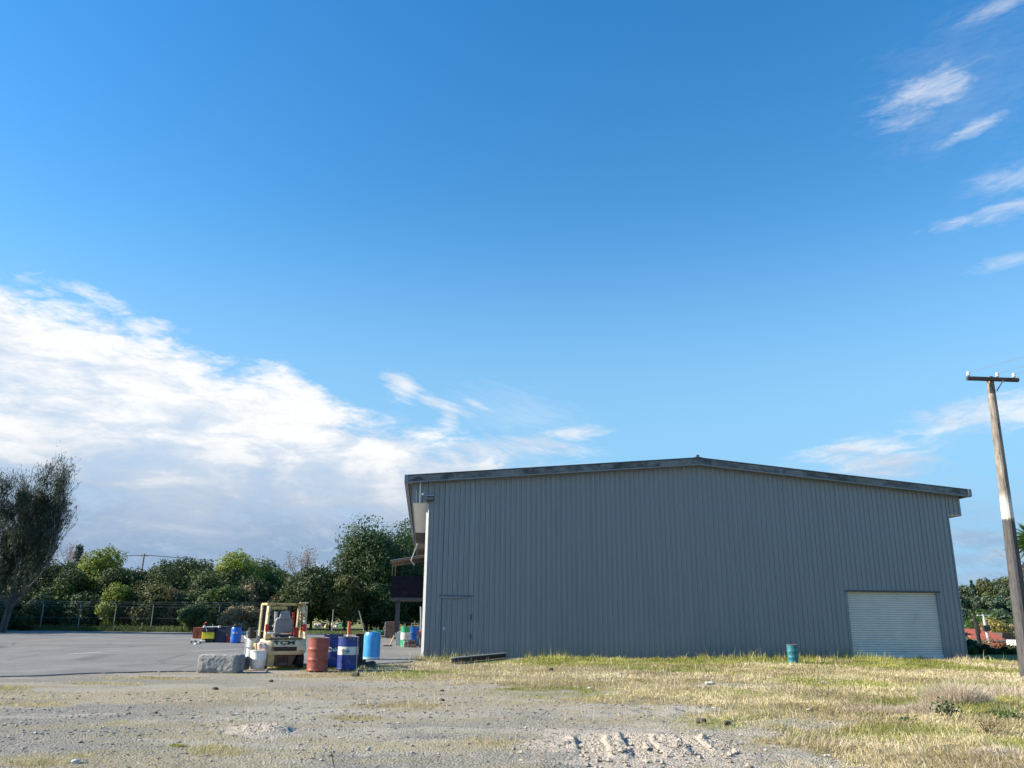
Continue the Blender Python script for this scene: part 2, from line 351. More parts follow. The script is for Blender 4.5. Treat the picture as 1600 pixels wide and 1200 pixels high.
def build_ground():
    m, t, b = newmat('ground'); co = coords(t)
    at = t.nodes.new('ShaderNodeVertexColor'); at.layer_name = 'mask'
    sp = t.nodes.new('ShaderNodeSeparateColor'); t.links.new(at.outputs[0], sp.inputs[0])
    g, gr, mud = (S(t, sp.outputs[i]) for i in range(3)); pale = S(t, at.outputs[1])
    nf = noise(t, co, 9, 6, .65); nm = noise(t, co, 1.3, 5, .6); nff = noise(t, co, 60, 3, .6)
    v1 = voro(t, co, 34, 'Color'); v1d = voro(t, co, 34); v2d = voro(t, co, 80); v2 = voro(t, co, 80, 'Color')
    sep = t.nodes.new('ShaderNodeSeparateColor'); t.links.new(v1.o, sep.inputs[0]); sep2 = t.nodes.new('ShaderNodeSeparateColor'); t.links.new(v2.o, sep2.inputs[0])
    st = mixc(t, S(t, sep.outputs[0]), (.18, .172, .155), (.45, .422, .37))
    st2 = mixc(t, S(t, sep2.outputs[1]), (.215, .202, .176), (.41, .38, .325))
    stone = mixc(t, nf.sstep(.42, .6), st, st2)
    stone = mixc(t, v1d.sstep(.3, .62) * .7, stone, (.14, .13, .11))
    stone = mixc(t, (pale * (nf * .9 + .25)).clamp(), stone, mixc(t, nff, (.36, .315, .235), (.58, .52, .41)))
    stone = mixc(t, (nm.sstep(.5, .72)) * .38, stone, (.36, .30, .21))
    sx = t.nodes.new('ShaderNodeSeparateXYZ'); t.links.new(co.o, sx.inputs[0]); X_, Y_ = S(t, sx.outputs[0]), S(t, sx.outputs[1])
    band = noise(t, xyz(t, X_ * .35 + Y_ * .12, Y_ * 1.25 - X_ * .10), .75, 5, .6, .4); band2 = noise(t, xyz(t, X_ * .3, Y_ * 1.5 + X_ * .12, 7.0), .8, 5, .6, .3)
    stone = mixc(t, (band + (nf - .5) * .35).sstep(.52, .66) * .6, stone, mixc(t, nff, (.34, .30, .235), (.56, .51, .43)))
    stone = mixc(t, (band2 + (nff - .5) * .5).sstep(.50, .68) * .55, stone, mixc(t, nf, (.20, .175, .08), (.36, .31, .17)))
    soil = mixc(t, nf.sstep(.3, .7), (.19, .155, .08), (.40, .33, .19))
    soil = mixc(t, gr * nm.sstep(.3, .55), soil, mixc(t, nf, (.11, .14, .03), (.22, .24, .07)))
    cover = (g + (nf - .5) * .8 + (nff - .5) * .7).sstep(.12, .80)
    col = mixc(t, cover, stone, soil)
    col = mixc(t, (mud + (nf - .5) * .5).sstep(.35, .6), col, mixc(t, nff.sstep(.3, .7), (.27, .225, .17), (.56, .50, .42)))
    t.links.new(col.o, b.inputs['Base Color']); b.inputs['Roughness'].default_value = .95; b.inputs['Specular IOR Level'].default_value = .2
    bump(t, b, (v1d * -.8 + v2d * -.3 + nff * .35 + nf * .8), .8, .03)
    rr = np.concatenate([np.linspace(.3, 3.8, 14), np.arange(4, 14, .026), ])
    r = [14.0]
    while r[-1] < 46: r.append(r[-1] + .026 * (r[-1] / 14) ** 2)
    while r[-1] < 400: r.append(r[-1] * 1.03)
    while r[-1] < 4000: r.append(r[-1] * 1.25)
    rr = np.concatenate([rr, r])
    fine = np.arange(-38, 38.01, .1); coarse = np.concatenate([np.arange(-180, -38, 3), fine, np.arange(41, 180, 3)])
    A = np.radians(coarse); na, nr = len(A), len(rr)
    X = np.outer(rr, np.sin(A)).ravel(); Y = np.outer(rr, np.cos(A)).ravel(); Z = height(X, Y)
    V = np.stack([X, Y, Z], 1); i, j = np.meshgrid(np.arange(nr - 1), np.arange(na), indexing='ij'); j2 = (j + 1) % na
    Fq = np.stack([i * na + j, (i + 1) * na + j, (i + 1) * na + j2, i * na + j2], -1).reshape(-1, 4)[:, ::-1]
    V = np.vstack([V, [[0, 0, 0]]])
    me = np_mesh('ground', V, Fq, 4, True)
    o = link('ground', me, m); tag(o, kind='structure')
    g_, gr_, mud_, p_ = masks(V[:, 0], V[:, 1])
    ca = me.color_attributes.new('mask', 'FLOAT_COLOR', 'POINT'); ca.data.foreach_set('color', np.stack([g_, gr_, mud_, p_], 1).astype(np.float32).ravel())
build_ground()

def build_yard():                                          # old sealed yard on the left
    m, t, b = newmat('asphalt'); co = coords(t)
    n = noise(t, co, .35, 5, .6); nf = noise(t, co, 14, 4, .7); v = voro(t, co, 55); streak = noise(t, S(t, t.nodes.new('ShaderNodeTexCoord').outputs['Object']), .9, 6, .7, .5)
    col = mixc(t, nf.sstep(.3, .7), (.13, .127, .119), (.21, .203, .19)); col = mixc(t, n.sstep(.40, .66) * .7, col, (.23, .222, .205)); col = mixc(t, noise(t, co, .16, 6, .7, .6).sstep(.52, .64) * .45, col, (.09, .088, .086))
    col = mixc(t, v.sstep(.35, .1) * .25, col, (.36, .35, .33)); col = mixc(t, streak.sstep(.6, .75) * .25, col, (.11, .11, .108))
    # cracks, weeds in them
    cr = voro(t, xyz(t, *[S(t, o) for o in (lambda s: (t.links.new(co.o, s.inputs[0]), s.outputs)[1])(t.nodes.new('ShaderNodeSeparateXYZ'))[:2]]), .22, 'Distance', 'DISTANCE_TO_EDGE')
    col = mixc(t, (cr + (nf - .5) * .03).sstep(.02, .004) * .45, col, (.06, .06, .05))
    t.links.new(col.o, b.inputs['Base Color']); b.inputs['Roughness'].default_value = .85; b.inputs['Specular IOR Level'].default_value = .3
    bump(t, b, nf * .6 + v * .3, .35, .008)
    # front edge follows the broken line in the photograph
    E = [G(x, y) for x, y in ((-700, 1062), (-200, 1061), (0, 1058.5), (140, 1053), (220, 1051), (310, 1050), (370, 1041), (470, 1040), (560, 1040), (640, 1035), (668, 1030))]
    ex = np.array([p.x for p in E]); ey = np.array([p.y for p in E])
    xs = np.concatenate([np.arange(-60, -18, 1.0), np.arange(-18, -3.1, .05)]); yf = np.interp(xs, ex, ey) + (fbm(xs, xs * 0, 1.3, 4, 50) - .5) * .5 + (fbm(xs, xs * 0, 7, 2, 51) - .5) * .16
    ts = np.concatenate([[0, 0.0002], np.linspace(.004, 1, 60) ** 1.4]); ys = []
    back = 60.5 - .12 * xs
    V = []
    for k, tt in enumerate(ts):
        y = yf + (back - yf) * tt; z = height(xs, y) + (.028 if k else -.03)
        V.append(np.stack([xs, y, z], 1))
    V = np.vstack(V); na = len(xs); i, j = np.meshgrid(np.arange(len(ts) - 1), np.arange(na - 1), indexing='ij')
    Fq = np.stack([i * na + j, i * na + j + 1, (i + 1) * na + j + 1, (i + 1) * na + j], -1).reshape(-1, 4)
    tag(link('asphalt_yard', np_mesh('asphalt_yard', V, Fq), m), kind='structure')
    # faded paint and pale scuffs
    ms = mat('old_paint', (.5, .5, .48), .9, 0, .2, 20)
    for x0, y0, x1, y1, w in ((112, 1021.5, 160, 1019, .10), (300, 1018, 385, 1013.5, .05), (165, 1017.5, 210, 1015.5, .04)):
        p, q = G(x0, y0, .03), G(x1, y1, .03); d = (q - p).normalized(); nn = Vector((-d.y, d.x, 0)) * w
        tag(MB().add([p - nn + Vector((0, 0, .004)), q - nn + Vector((0, 0, .004)), q + nn + Vector((0, 0, .004)), p + nn + Vector((0, 0, .004))], [(0, 1, 2, 3)]).build('yard_marking', ms), kind='structure')
build_yard()

# ------------------------------------------------------------------ the shed
def metal_clad():
    m, t, b = newmat('grey_cladding'); co = coords(t)
    sp = t.nodes.new('ShaderNodeSeparateXYZ'); t.links.new(co.o, sp.inputs[0]); x, y, z = (S(t, o) for o in sp.outputs)
    st = noise(t, xyz(t, x * 3.0, y, z * .16), 1.6, 5, .6); sheet = t.nodes.new('ShaderNodeTexWhiteNoise'); sheet.noise_dimensions = '1D'
    t.links.new((x / .8)._m('FLOOR').o, sheet.inputs['W']); sh = S(t, sheet.outputs[0])
    col = mixc(t, st.sstep(.25, .75), (.228, .25, .27), (.262, .284, .302)); col = mixc(t, sh * .16, col, (.21, .236, .258))
    dirt = noise(t, xyz(t, x * 6, y, z * .5), 1.0, 6, .7)
    col = mixc(t, dirt.sstep(.58, .8) * .3, col, (.13, .14, .14))
    foot = z.sstep(.75, .0) * dirt.sstep(.3, .6); col = mixc(t, foot * .55, col, (.17, .17, .145))
    t.links.new(col.o, b.inputs['Base Color']); b.inputs['Roughness'].default_value = .36; b.inputs['Specular IOR Level'].default_value = .5
    bump(t, b, noise(t, xyz(t, x, y, z * .4), 2.2, 3, .5), .25, .012); return m
def barge_mat():
    m, t, b = newmat('stained_barge'); co = coords(t)
    sp = t.nodes.new('ShaderNodeSeparateXYZ'); t.links.new(co.o, sp.inputs[0]); x, y, z = (S(t, o) for o in sp.outputs)
    n = noise(t, xyz(t, x * 1.5, y, z * 2.0), 1.1, 7, .72, .6); n2 = noise(t, xyz(t, x * .45, y, z), 1.0, 4, .6)
    col = mixc(t, n.sstep(.3, .62), (.03, .038, .042), (.19, .20, .20)); col = mixc(t, n2.sstep(.55, .68) * .8, col, (.03, .045, .035))
    t.links.new(col.o, b.inputs['Base Color']); b.inputs['Roughness'].default_value = .75; return m
M_clad, M_barge = metal_clad(), barge_mat()
M_flash = mat('grey_flashing', (.20, .225, .245), .45, 0, .12, 4)
M_white = mat('white_paint', (.85, .83, .78), .55, 0, .06, 5, (.6, .56, .5), .06)
M_dark = mat('dark_steel', (.03, .032, .036), .5, .2, .2, 8)
M_wood = mat('old_timber', (.22, .16, .10), .85, 0, .35, 7, (.10, .08, .06), .25)
M_galv = mat('galvanised', (.45, .46, .47), .45, .7, .15, 10)
RT, RH, HT, HR, HB, HO = .96, 7.585, 6.564, 7.585, 5.682, .647
UR = BW / 2 + .07
HT_T, HT_B, HR_T, HR_B = HT + .15, HT - .15, HR + .13, HR - .16
def roofz(u, dz=0.0):
    k = (u + RT) / (UR + RT) if u < UR else (BW + RT - u) / (BW + RT - UR)
    return HT + (HR - HT) * k + dz
def ribbed(us, x0, prof_h=.045, pitch=.2):
    out = []
    for k in range(int((us[1] - us[0]) / pitch) + 2):
        a = us[0] + k * pitch
        for du, d in ((0, 0), (.135, 0), (.145, -prof_h), (.176, -prof_h), (.184, 0), (.188, .026), (.195, .026), (.1985, 0)):
            if a + du < us[1]: out.append((a + du, d))
    out.append((us[1], 0)); return out
def ribwall(segs, zlo, zhi, oy=0.0):
    b = MB(); vs, fs = [], []
    for i in range(len(segs) - 1):
        (ua_, da), (ub, db) = segs[i], segs[i + 1]; um = (ua_ + ub) / 2
        lo = zlo(um); k = len(vs)
        vs += [(ua_, oy + da, lo), (ub, oy + db, lo), (ub, oy + db, zhi(ub)), (ua_, oy + da, zhi(ua_))]; fs.append((k, k + 1, k + 2, k + 3))
    return b.add(vs, fs)
def build_shed():
    root = thing('warehouse', 'large grey corrugated steel warehouse with low gable roof and pale roller door', 'warehouse', (BX, BY, 0), YAW)
    U1, U2, HD = 16.6, 20.5, 2.56; D1, D2, DH = .62, 1.72, 2.12
    def zlo(u): return HD if U1 < u < U2 else (DH if D1 < u < D2 else -.15)
    def cut(segs, *cs):
        s = sorted(segs + [(c, 0) for c in cs]); return s
    segs = cut([p for p in ribbed((0, BW), 0) if not any(abs(p[0] - c) < .03 for c in (U1, U2, D1, D2))], U1, U2, D1, D2)
    zt = lambda u: roofz(u, -.1)
    fw = ribwall(segs, zlo, zt)
    for a, b_ in ((-HO, 0), (BW, BW + HO)): fw.v, fw.f = (lambda q: (q.v, q.f))(fw.add(*(lambda q: (q.v, q.f))(ribwall(ribbed((a, b_), 0), lambda u: HB, zt))))
    me = fw.build('front_wall', M_clad, root)
    # remaining walls
    for nm, sg in (('side_wall', 0), ('side_wall', BW)):
        b = MB(); pr = ribbed((0.02, BL), 0); sgn = 1 if sg == 0 else -1; vs, fs = [], []
        for i in range(len(pr) - 1):
            k = len(vs); (a, da), (c, dc) = pr[i], pr[i + 1]
            vs += [(sg + da * sgn, a, -.15), (sg + dc * sgn, c, -.15), (sg + dc * sgn, c, HB + .4), (sg + da * sgn, a, HB + .4)]; fs.append((k, k + 1, k + 2, k + 3))
        b.add(vs, fs).build(nm, M_clad, root)
    MB().add([(0, BL, -.15), (BW, BL, -.15), (BW, BL, roofz(BW)), (UR, BL, roofz(UR)), (0, BL, roofz(0))], [(0, 1, 2, 3, 4)]).build('back_wall', M_clad, root)
    # roof sheets
    rb = MB()
    for a, c in ((-RT, UR), (UR, BW + RT)):
        za, zc = (HT_T, HR_T) if c == UR else (HR_T, HT_T)
        rb.add([(a, -.26, za - .02), (c, -.26, zc - .02), (c, BL + .3, zc), (a, BL + .3, za), (a, -.26, za - .06), (c, -.26, zc - .06), (c, BL + .3, zc - .06), (a, BL + .3, za - .06)],
               [(0, 1, 2, 3), (7, 6, 5, 4), (0, 4, 5, 1), (1, 5, 6, 2), (2, 6, 7, 3), (3, 7, 4, 0)])
    rf = rb.build('roof', M_flash, root)
    MB().prism([(UR - .22, HR_T - .005), (UR, HR_T + .05), (UR + .22, HR_T - .005), (UR + .2, HR_T - .03), (UR, HR_T + .02), (UR - .2, HR_T - .03)], -.33, BL + .3).build('ridge_cap', M_flash, rf)
    MB().box(UR - .04, UR + .04, -.34, -.20, HR_T + .045, HR_T + .11).build('ridge_end', M_dark, rf)
    # barge boards with a cover flashing above and a lip below
    for a, c in ((-RT, UR), (UR, BW + RT)):
        za, zc = (0, HR - HT) if c == UR else (HR - HT, 0)
        e0, e1 = (0, -.004) if c == UR else (.004, 0)
        P = lambda d0, d1: [(a + e0, HT + za + d0), (c + e1, HT + zc + d0), (c + e1, HT + zc + d1), (a + e0, HT + za + d1)]
        bo = MB().prism(P(-.135, .095), -.335, -.285).build('barge_board', M_barge, root)
        MB().prism(P(.097, .14), -.35, -.262).build('barge_flashing', mat('dark_flashing', (.055, .062, .07), .5), bo)
        MB().prism(P(-.175, -.137), -.355, -.20).build('barge_lip', M_flash, bo)
    for u0, u1, s in ((-RT - .02, -RT + .12, 0), (BW + RT - .12, BW + RT + .02, 1)):
        MB().box(u0, u1, -.37, BL + .3, HT - .16, HT + .142).build('gutter', M_flash, root)
    # boxed eaves
    for s, (a, c) in enumerate(((-HO, -.03), (BW + .03, BW + HO))):
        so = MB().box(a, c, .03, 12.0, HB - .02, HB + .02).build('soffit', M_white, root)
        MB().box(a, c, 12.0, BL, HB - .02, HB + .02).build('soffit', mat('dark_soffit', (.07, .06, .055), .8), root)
        f = a if s == 0 else c
        MB().box(f - .025, f + .025, .03, BL, HB - .04, HT - .1).build('eave_fascia', M_flash, root)
    MB().box(-HO - .03, -HO + .03, -.02, .05, HB - .03, HT - .1).build('eave_corner', M_flash, root)
    MB().box(-.012 - HO + .27, -HO + .30, -.034, -.002, HB, HT - .06).build('eave_joint', M_white, root)
    MB().prism([(-.10, .10), (-.10, .03), (-.004, -.05), (-.004, .10)], -.1, HB - .03, 'z').build('corner_flashing', mat('white_flashing', (.42, .43, .44), .5, 0, .08, 3), root)
    MB().box(BW + .002, BW + .05, -.04, .10, -.1, HB - .03).build('corner_flashing', M_flash, root)
    # roller door
    dm = mat('roller_paint', (.62, .615, .585), .5, 0, .05, 2.0, (.53, .52, .49), .05, 1.2)
    b = MB(); n = 27; h = (HD - .18) / n; vs, fs = [], []
    prof = []
    for k in range(n):
        z = .18 + k * h
        for q in range(5): prof.append((z + h * (.04 + .82 * q / 4), .10 - .022 * math.sin(math.pi * q / 4)))
        prof.append((z + h * .92, .125))
    prof.append((HD + .1, .10))
    for z, d in prof: vs += [(U1 + .02, d, z), (U2 - .02, d, z)]
    fs = [(2 * i, 2 * i + 1, 2 * i + 3, 2 * i + 2) for i in range(len(prof) - 1)]
    rd = b.add(vs, fs).build('roller_door', dm, root)
    MB().box(U1 + .02, U2 - .02, .06, .12, -.02, .178).build('bottom_rail', dm, rd)
    for a, c in ((U1, U1 + .06), (U2 - .06, U2)): MB().box(a, c, .0, .16, -.1, HD).build('door_guide', M_flash, rd)
    MB().box(U1 - .05, U2 + .08, -.055, .02, HD - .02, HD + .035).build('door_head', mat('head_flashing', (.06, .065, .07), .5), rd)
    MB().box(U1, U2, .16, .2, -.1, HD + .3).build('door_backing', M_dark, rd)
    # personnel door cut from the same sheet
    s2 = [p for p in segs if D1 + .03 < p[0] < D2 - .03]; s2 = [(D1 + .007, .008)] + [(u, d + .008) for u, d in s2] + [(D2 - .012, .008)]
    pd = ribwall(s2, lambda u: -.05, lambda u: DH - .008).build('personnel_door', M_clad, root)
    MB().box(D1 - .02, D2 + .02, .04, .06, -.1, DH + .02).build('door_shadow_gap', M_dark, pd)
    MB().box(D1 - .08, D2 - .32, -.075, -.002, DH + .0, DH + .07).build('door_canopy', M_flash, pd)
    MB().box(D1 - .12, D2 + .06, -.045, -.002, DH + .071, DH + .10).build('door_head', M_dark, pd)
    MB().box(D1 + .05, D1 + .17, -.035, .0, .98, 1.10).build('lock_plate', M_galv, pd, bevel=.006)
    MB().tube([(D1 + .11, -.035, 1.04), (D1 + .11, -.08, 1.04)], .03, 10).build('handle', M_galv, pd, 40)
    for z in (.75, 1.45): MB().tube([(D2 - .01, -.03, z - .1), (D2 - .01, -.03, z + .1)], .016, 8).build('hinge', M_dark, pd)
    # floodlight and sensor on the gable
    fl = MB().box(-.12, .16, -.22, -.04, HB + .06, HB + .24).build('floodlight', M_dark, root, bevel=.02)
    MB().box(-.10, .14, -.228, -.221, HB + .09, HB + .21).build('lamp_glass', mat('lamp_glass', (.12, .12, .11), .15, 0, .1), fl)
    MB().box(-.14, .18, -.26, -.02, HB + .245, HB + .262).build('lamp_hood', M_galv, fl)
    MB().tube([(-.26, -.0, HB + .30), (-.26, -.1, HB + .34), (-.24, -.16, HB + .34)], .03, 8).build('sensor', M_white, root, 40)
    # upper landing on the far side wall: deck box on a column, skillion roof, posts
    c = AT(611, 938, 52); loc = root.matrix_basis.inverted() if False else None
    Y0, Y1 = 19.5, 23.5; XA = -2.05
    ld = MB().box(XA, -.05, Y0, Y0 + .08, 2.45, 3.72).build('landing_panel', mat('navy_panel', (.014, .013, .024), .8, 0, .3, 6, (.04, .02, .02), .05, 3, .15, .004, .1), root)
    MB().box(XA, XA + .06, Y0 + .085, Y1, 2.45, 3.72).build('landing_panel', MATS['navy_panel'], root)
    MB().box(XA - .03, -.05, Y0 - .02, Y1, 2.28, 2.445).build('landing_deck', mat('deck_edge', (.06, .06, .065), .7), root)
    MB().box(XA + .32, XA + .58, Y0 + .3, Y0 + .56, -.1, 2.28).build('landing_column', mat('column_paint', (.045, .05, .06), .6), root)
    for u, y in ((XA + .03, Y0 + .02), (XA + .22, Y0 + .06)): MB().box(u - .03, u + .03, y, y + .06, 3.725, 4.50).build('landing_post', M_wood, root)
    lr = MB().prism([(XA - .1, 4.50), (-.05, 4.86), (-.05, 4.98), (XA - .1, 4.61)], Y0 - .15, Y1 + .2).build('landing_roof', M_wood, root)
    MB().prism([(XA - .12, 4.615), (-.05, 4.985), (-.05, 5.02), (XA - .12, 4.65)], Y0 - .22, Y1 + .2).build('roof_sheet', M_galv, lr)
    MB().tube([(-HO + .12, 18, HB - .05), (-HO - .25, 18.6, 4.6), (-.7, 18.8, 4.35)], .04, 6).build('downpipe', M_galv, root)
    MB().tube([(-.16, 14.0, -.05), (-.16, 14.0, 1.3), (-.20, 14.0, 1.9)], .045, 8).build('vent_pipe', M_galv, root, 40)
    MB().box(XA + .6, -.1, Y0 + 1, Y0 + 1.05, .95, 1.0).build('hand_rail', M_dark, root)
build_shed()

# ------------------------------------------------------------------ drums, forklift and other things in the yard
def ground_at(px, py, z=.03):
    p = G(px, py, z); return (p.x, p.y, z)
def drum_profile(R_, H, hoops=True):
    p = [(R_ * .96, 0), (R_ * 1.0, .012), (R_ * 1.0, .03), (R_ * .975, .04)]
    if hoops:
        for z in (H * .34, H * .66): p += [(R_ * .975, z - .03), (R_ * 1.015, z - .01), (R_ * 1.015, z + .01), (R_ * .975, z + .03)]
    p += [(R_ * .975, H - .045), (R_ * .975, H - .03), (R_ * 1.0, H - .02), (R_ * 1.0, H), (R_ * .95, H), (R_ * .94, H - .022)]
    return p
def steel_drum(label, px, py, m, H=.88, R_=.292, hoops=True, band=None, group=None, rz=0.0, lidm=None, loc=None):
    loc = loc or ground_at(px, py); loc = (loc[0], loc[1] + R_, loc[2])
    t = thing('steel_drum', label, 'drum', loc, rz, group)
    pr = drum_profile(R_, H, hoops); fine = [pr[0]]
    for (r_a, z_a), (r_b, z_b) in zip(pr[:-1], pr[1:]):
        k = max(1, int(abs(z_b - z_a) / .05)); fine += [(r_a + (r_b - r_a) * j / k, z_a + (z_b - z_a) * j / k) for j in range(1, k + 1)]
    mb = MB().lathe(fine, 44)
    from mathutils import noise as mn
    for i_, v_ in enumerate(mb.v):
        v_ = Vector(v_); rr_ = math.hypot(v_.x, v_.y)
        if .06 < v_.z < H - .06 and rr_ > .1 and band is None: dn = mn.noise(Vector((v_.x * 3.2 + px, v_.y * 3.2, v_.z * 2.6))) * .011 + min(0, mn.noise(Vector((v_.x * 7, v_.y * 7 + px, v_.z * 5))) + .25) * .018; mb.v[i_] = (v_.x * (1 + dn / rr_), v_.y * (1 + dn / rr_), v_.z)
    mb.build('drum_body', m, t, 35)
    MB().tube([(R_ * .985 * math.cos(a), R_ * .985 * math.sin(a), H + .001) for a in np.linspace(0, 2 * math.pi, 41)], .009, 6, False).build('drum_rim', mat('worn_rim', (.20, .15, .12), .7, .2, .4, 12), t, 60)
    MB().lathe([(R_ * .93, H - .024), (R_ * .93, H - .016)], 32).build('drum_lid', lidm or m, t, 35)
    MB().tube([(R_ * .55, -.05, H - .02), (R_ * .55, -.05, H + .004)], .035, 12).build('bung', M_galv, t, 40)
    if band:
        z0, z1, bm = band; MB().lathe([(R_ * .979, z0), (R_ * .98, z0 + .003), (R_ * .98, z1 - .003), (R_ * .979, z1)], 40).build('paint_band', bm, t, 35)
    return t
def text_mesh(s, size, bold=0.0):
    cu = bpy.data.curves.new('lettering', 'FONT'); cu.body = s; cu.size = size; cu.align_x = 'CENTER'; cu.offset = bold; cu.resolution_u = 3
    o = bpy.data.objects.new('lettering', cu); COL.objects.link(o)
    dg = bpy.context.evaluated_depsgraph_get(); me = bpy.data.meshes.new_from_object(o.evaluated_get(dg))
    bpy.data.objects.remove(o); bpy.data.curves.remove(cu); return me
def wrap_text(s, size, R_, z, ang, m, parent, bold=.004, sx=1.0):
    me = text_mesh(s, size, bold)
    for v in me.vertices:
        a = ang + v.co.x * sx / R_; v.co = Vector((R_ * math.cos(a), R_ * math.sin(a), z + v.co.y))
    me.flip_normals() if False else None
    return link('lettering', me, m, parent)
red = mat('oxide_red_paint', (.27, .062, .045), .55, 0, .18, 5, (.20, .07, .04), .06, 4)
blue = mat('deep_blue_paint', (.010, .035, .20), .5, 0, .3, 5, (.10, .12, .16), .10, 4)
navyblue = mat('navy_blue_paint', (.012, .035, .20), .4, 0, .25, 5, (.05, .06, .10), .15, 5)
whitep = mat('drum_white', (.62, .62, .58), .5, 0, .15, 6, (.4, .34, .26), .12, 6)
midblue = mat('bright_blue_plastic', (.01, .13, .55), .4, 0, .12, 6, (.02, .1, .35), .1, 5)
green = mat('drum_green', (.03, .30, .13), .45, 0, .2, 6)
teal = mat('teal_paint', (.02, .16, .20), .5, 0, .25, 7, (.05, .10, .10), .2, 6)
black = mat('black_plastic', (.012, .012, .014), .45, 0, .2, 8)
rust = mat('rust', (.16, .06, .03), .85, .1, .4, 9, (.05, .03, .02), .35)
tyre = mat('tyre_rubber', (.018, .018, .018), .85, 0, .25, 9, (.07, .06, .05), .15)
G1 = 'steel drums by the forklift'
steel_drum('rust red steel drum with two hoops standing against the right of the forklift', 491.5, 1049, red, H=.86, group=G1)
d2 = steel_drum('plain deep blue steel drum with white lettering behind the red drum', 515.5, 1041, blue, H=.90, R_=.295, hoops=False, group=G1, lidm=mat('dusty_blue_lid', (.20, .22, .20), .7, 0, .3, 6))
wrap_text('Delo', .17, .30 * .979 + .004, .42, R(-74), whitep, d2, .006)
d3 = steel_drum('blue steel drum with broad white band and diamond emblem beside the cabinet', 539, 1047, blue, H=.875, R_=.295, hoops=False, band=(.40, .62, whitep), group=G1)
em = MB()
for sx, sz in ((.085, .05), (.045, .075)):
    pts = [(0, sz), (sx, 0), (0, -sz), (-sx, 0)]; em.add([((.2925 + (sx > .05) * .001) * math.cos(R(-82) + x / .29), (.2925 + (sx > .05) * .001) * math.sin(R(-82) + x / .29), .50 + z) for x, z in pts], [(0, 1, 2, 3)])
em.build('emblem', mat('emblem_blue', (.16, .24, .38), .5), d3)
MB().box(-.004, .008, -.012, .012, .03, .9, Matrix.Rotation(R(-25), 4, 'Z') @ Matrix.Translation((.302, 0, 0))).build('seam', M_galv, d3)
# rusty post standing behind, its pipe, the dark upright box
p = ground_at(558, 1039)
t = thing('steel_cabinet', 'dark rusty upright steel box standing right of the white banded drum', 'cabinet', (p[0], p[1] + .2, p[2]), .15)
MB().box(-.12, .12, -.18, .18, 0, .88).build('cabinet_body', mat('dark_rust', (.035, .028, .022), .8, .1, .4, 8, (.12, .07, .04), .2), t, bevel=.012)
MB().box(-.13, .13, -.19, .19, .885, .92).build('cabinet_top', rust, t, bevel=.006)
for z in (.25, .62): MB().box(-.10, .10, -.19, -.181, z - .12, z + .12).build('cabinet_panel', M_dark, t)
p = ground_at(543.5, 1012)
t = thing('steel_bollard', 'short rusty orange steel bollard with a white foot behind the blue drums', 'bollard', p)
MB().lathe([(.075, .0), (.075, 1.12), (.05, 1.15)], 16).build('bollard_pipe', mat('orange_rust', (.35, .10, .03), .75, 0, .35, 8, (.1, .05, .03), .2), t, 40)
MB().lathe([(.09, .001), (.09, .55), (.076, .56)], 16).build('paint_sleeve', whitep, t, 40)
MB().tube([(0, 0, 1.12), (-.16, 0, 1.14)], .03, 8).build('bollard_arm', rust, t, 40)

def plastic_drum(label, px, py, m, H, R_, group=None, cap=None, name='plastic_drum', loc=None):
    loc = loc or ground_at(px, py); t = thing(name, label, 'drum', (loc[0], loc[1] + R_, loc[2]), 0, group)
    pr = [(R_ * .86, 0), (R_ * .95, .015), (R_ * .985, .06), (R_, H * .25), (R_ * .985, H * .5), (R_, H * .74), (R_ * .975, H - .12), (R_ * .93, H - .06), (R_ * .86, H - .03), (R_ * .84, H), (R_ * .78, H), (R_ * .76, H - .03), (.02, H - .04)]
    MB().lathe(pr, 40).build('drum_body', m, t, 50)
    if cap: MB().lathe([(R_ * .9, H - .02), (R_ * .92, H), (R_ * .92, H + .05), (R_ * .6, H + .07), (R_ * .58, H + .12), (R_ * .5, H + .13)], 28).build('drum_cap', cap, t, 40)
    else:
        for sx in (-.5, .5): MB().tube([(R_ * sx, 0, H - .05), (R_ * sx, 0, H - .005)], .045, 12).build('bung', m, t, 40)
    return t
lb = mat('sky_blue_plastic', (.05, .30, .62), .32, 0, .1, 5, (.25, .45, .62), .06, 3)
d4 = plastic_drum('light sky blue plastic drum standing alone on the asphalt', 578, 1031, lb, .90, .29)
MB().lathe([(.276, .012), (.288, .05), (.287, .085), (.278, .09)], 36).build('foot_ring', mat('pale_plastic', (.45, .6, .68), .4), d4, 40)
# concrete block and dark kerb piece behind it
def build_block(name, label, L, Wd, H, loc, rz, m, seed, rough=.03, corner=.07):
    import bmesh
    bm = bmesh.new(); bmesh.ops.create_cube(bm, size=1.0)
    for v in bm.verts: v.co = Vector((v.co.x * L, v.co.y * Wd, (v.co.z + .5) * H))
    bmesh.ops.bevel(bm, geom=list(bm.edges), offset=corner, segments=2, affect='EDGES', profile=.6)
    bmesh.ops.triangulate(bm, faces=bm.faces)
    for _ in range(7):
        es = [e for e in bm.edges if e.calc_length() > .045]
        if not es: break
        bmesh.ops.subdivide_edges(bm, edges=es, cuts=1); bmesh.ops.triangulate(bm, faces=[f for f in bm.faces if len(f.verts) > 3])
    bm.normal_update()
    from mathutils import noise as mn
    for v in bm.verts:
        q = v.co * 1.0 + Vector((seed, seed * 2, 0))
        n = mn.fractal(q * 4.0, 1.0, 2.0, 3) * rough + mn.fractal(q * 16, 1, 2, 2) * rough * .35
        v.co += v.normal * n
    me = bpy.data.meshes.new(name); bm.to_mesh(me); bm.free(); me.shade_smooth()
    o = link(name, me, m); o.location = loc; o.rotation_euler = (0, 0, rz); return tag(o, label)
blk = lambda o, **k: tag(o, **k)
stone = mat('weathered_concrete', (.24, .235, .225), .9, 0, .25, 5, (.34, .325, .29), .25, 4, .5, .02)
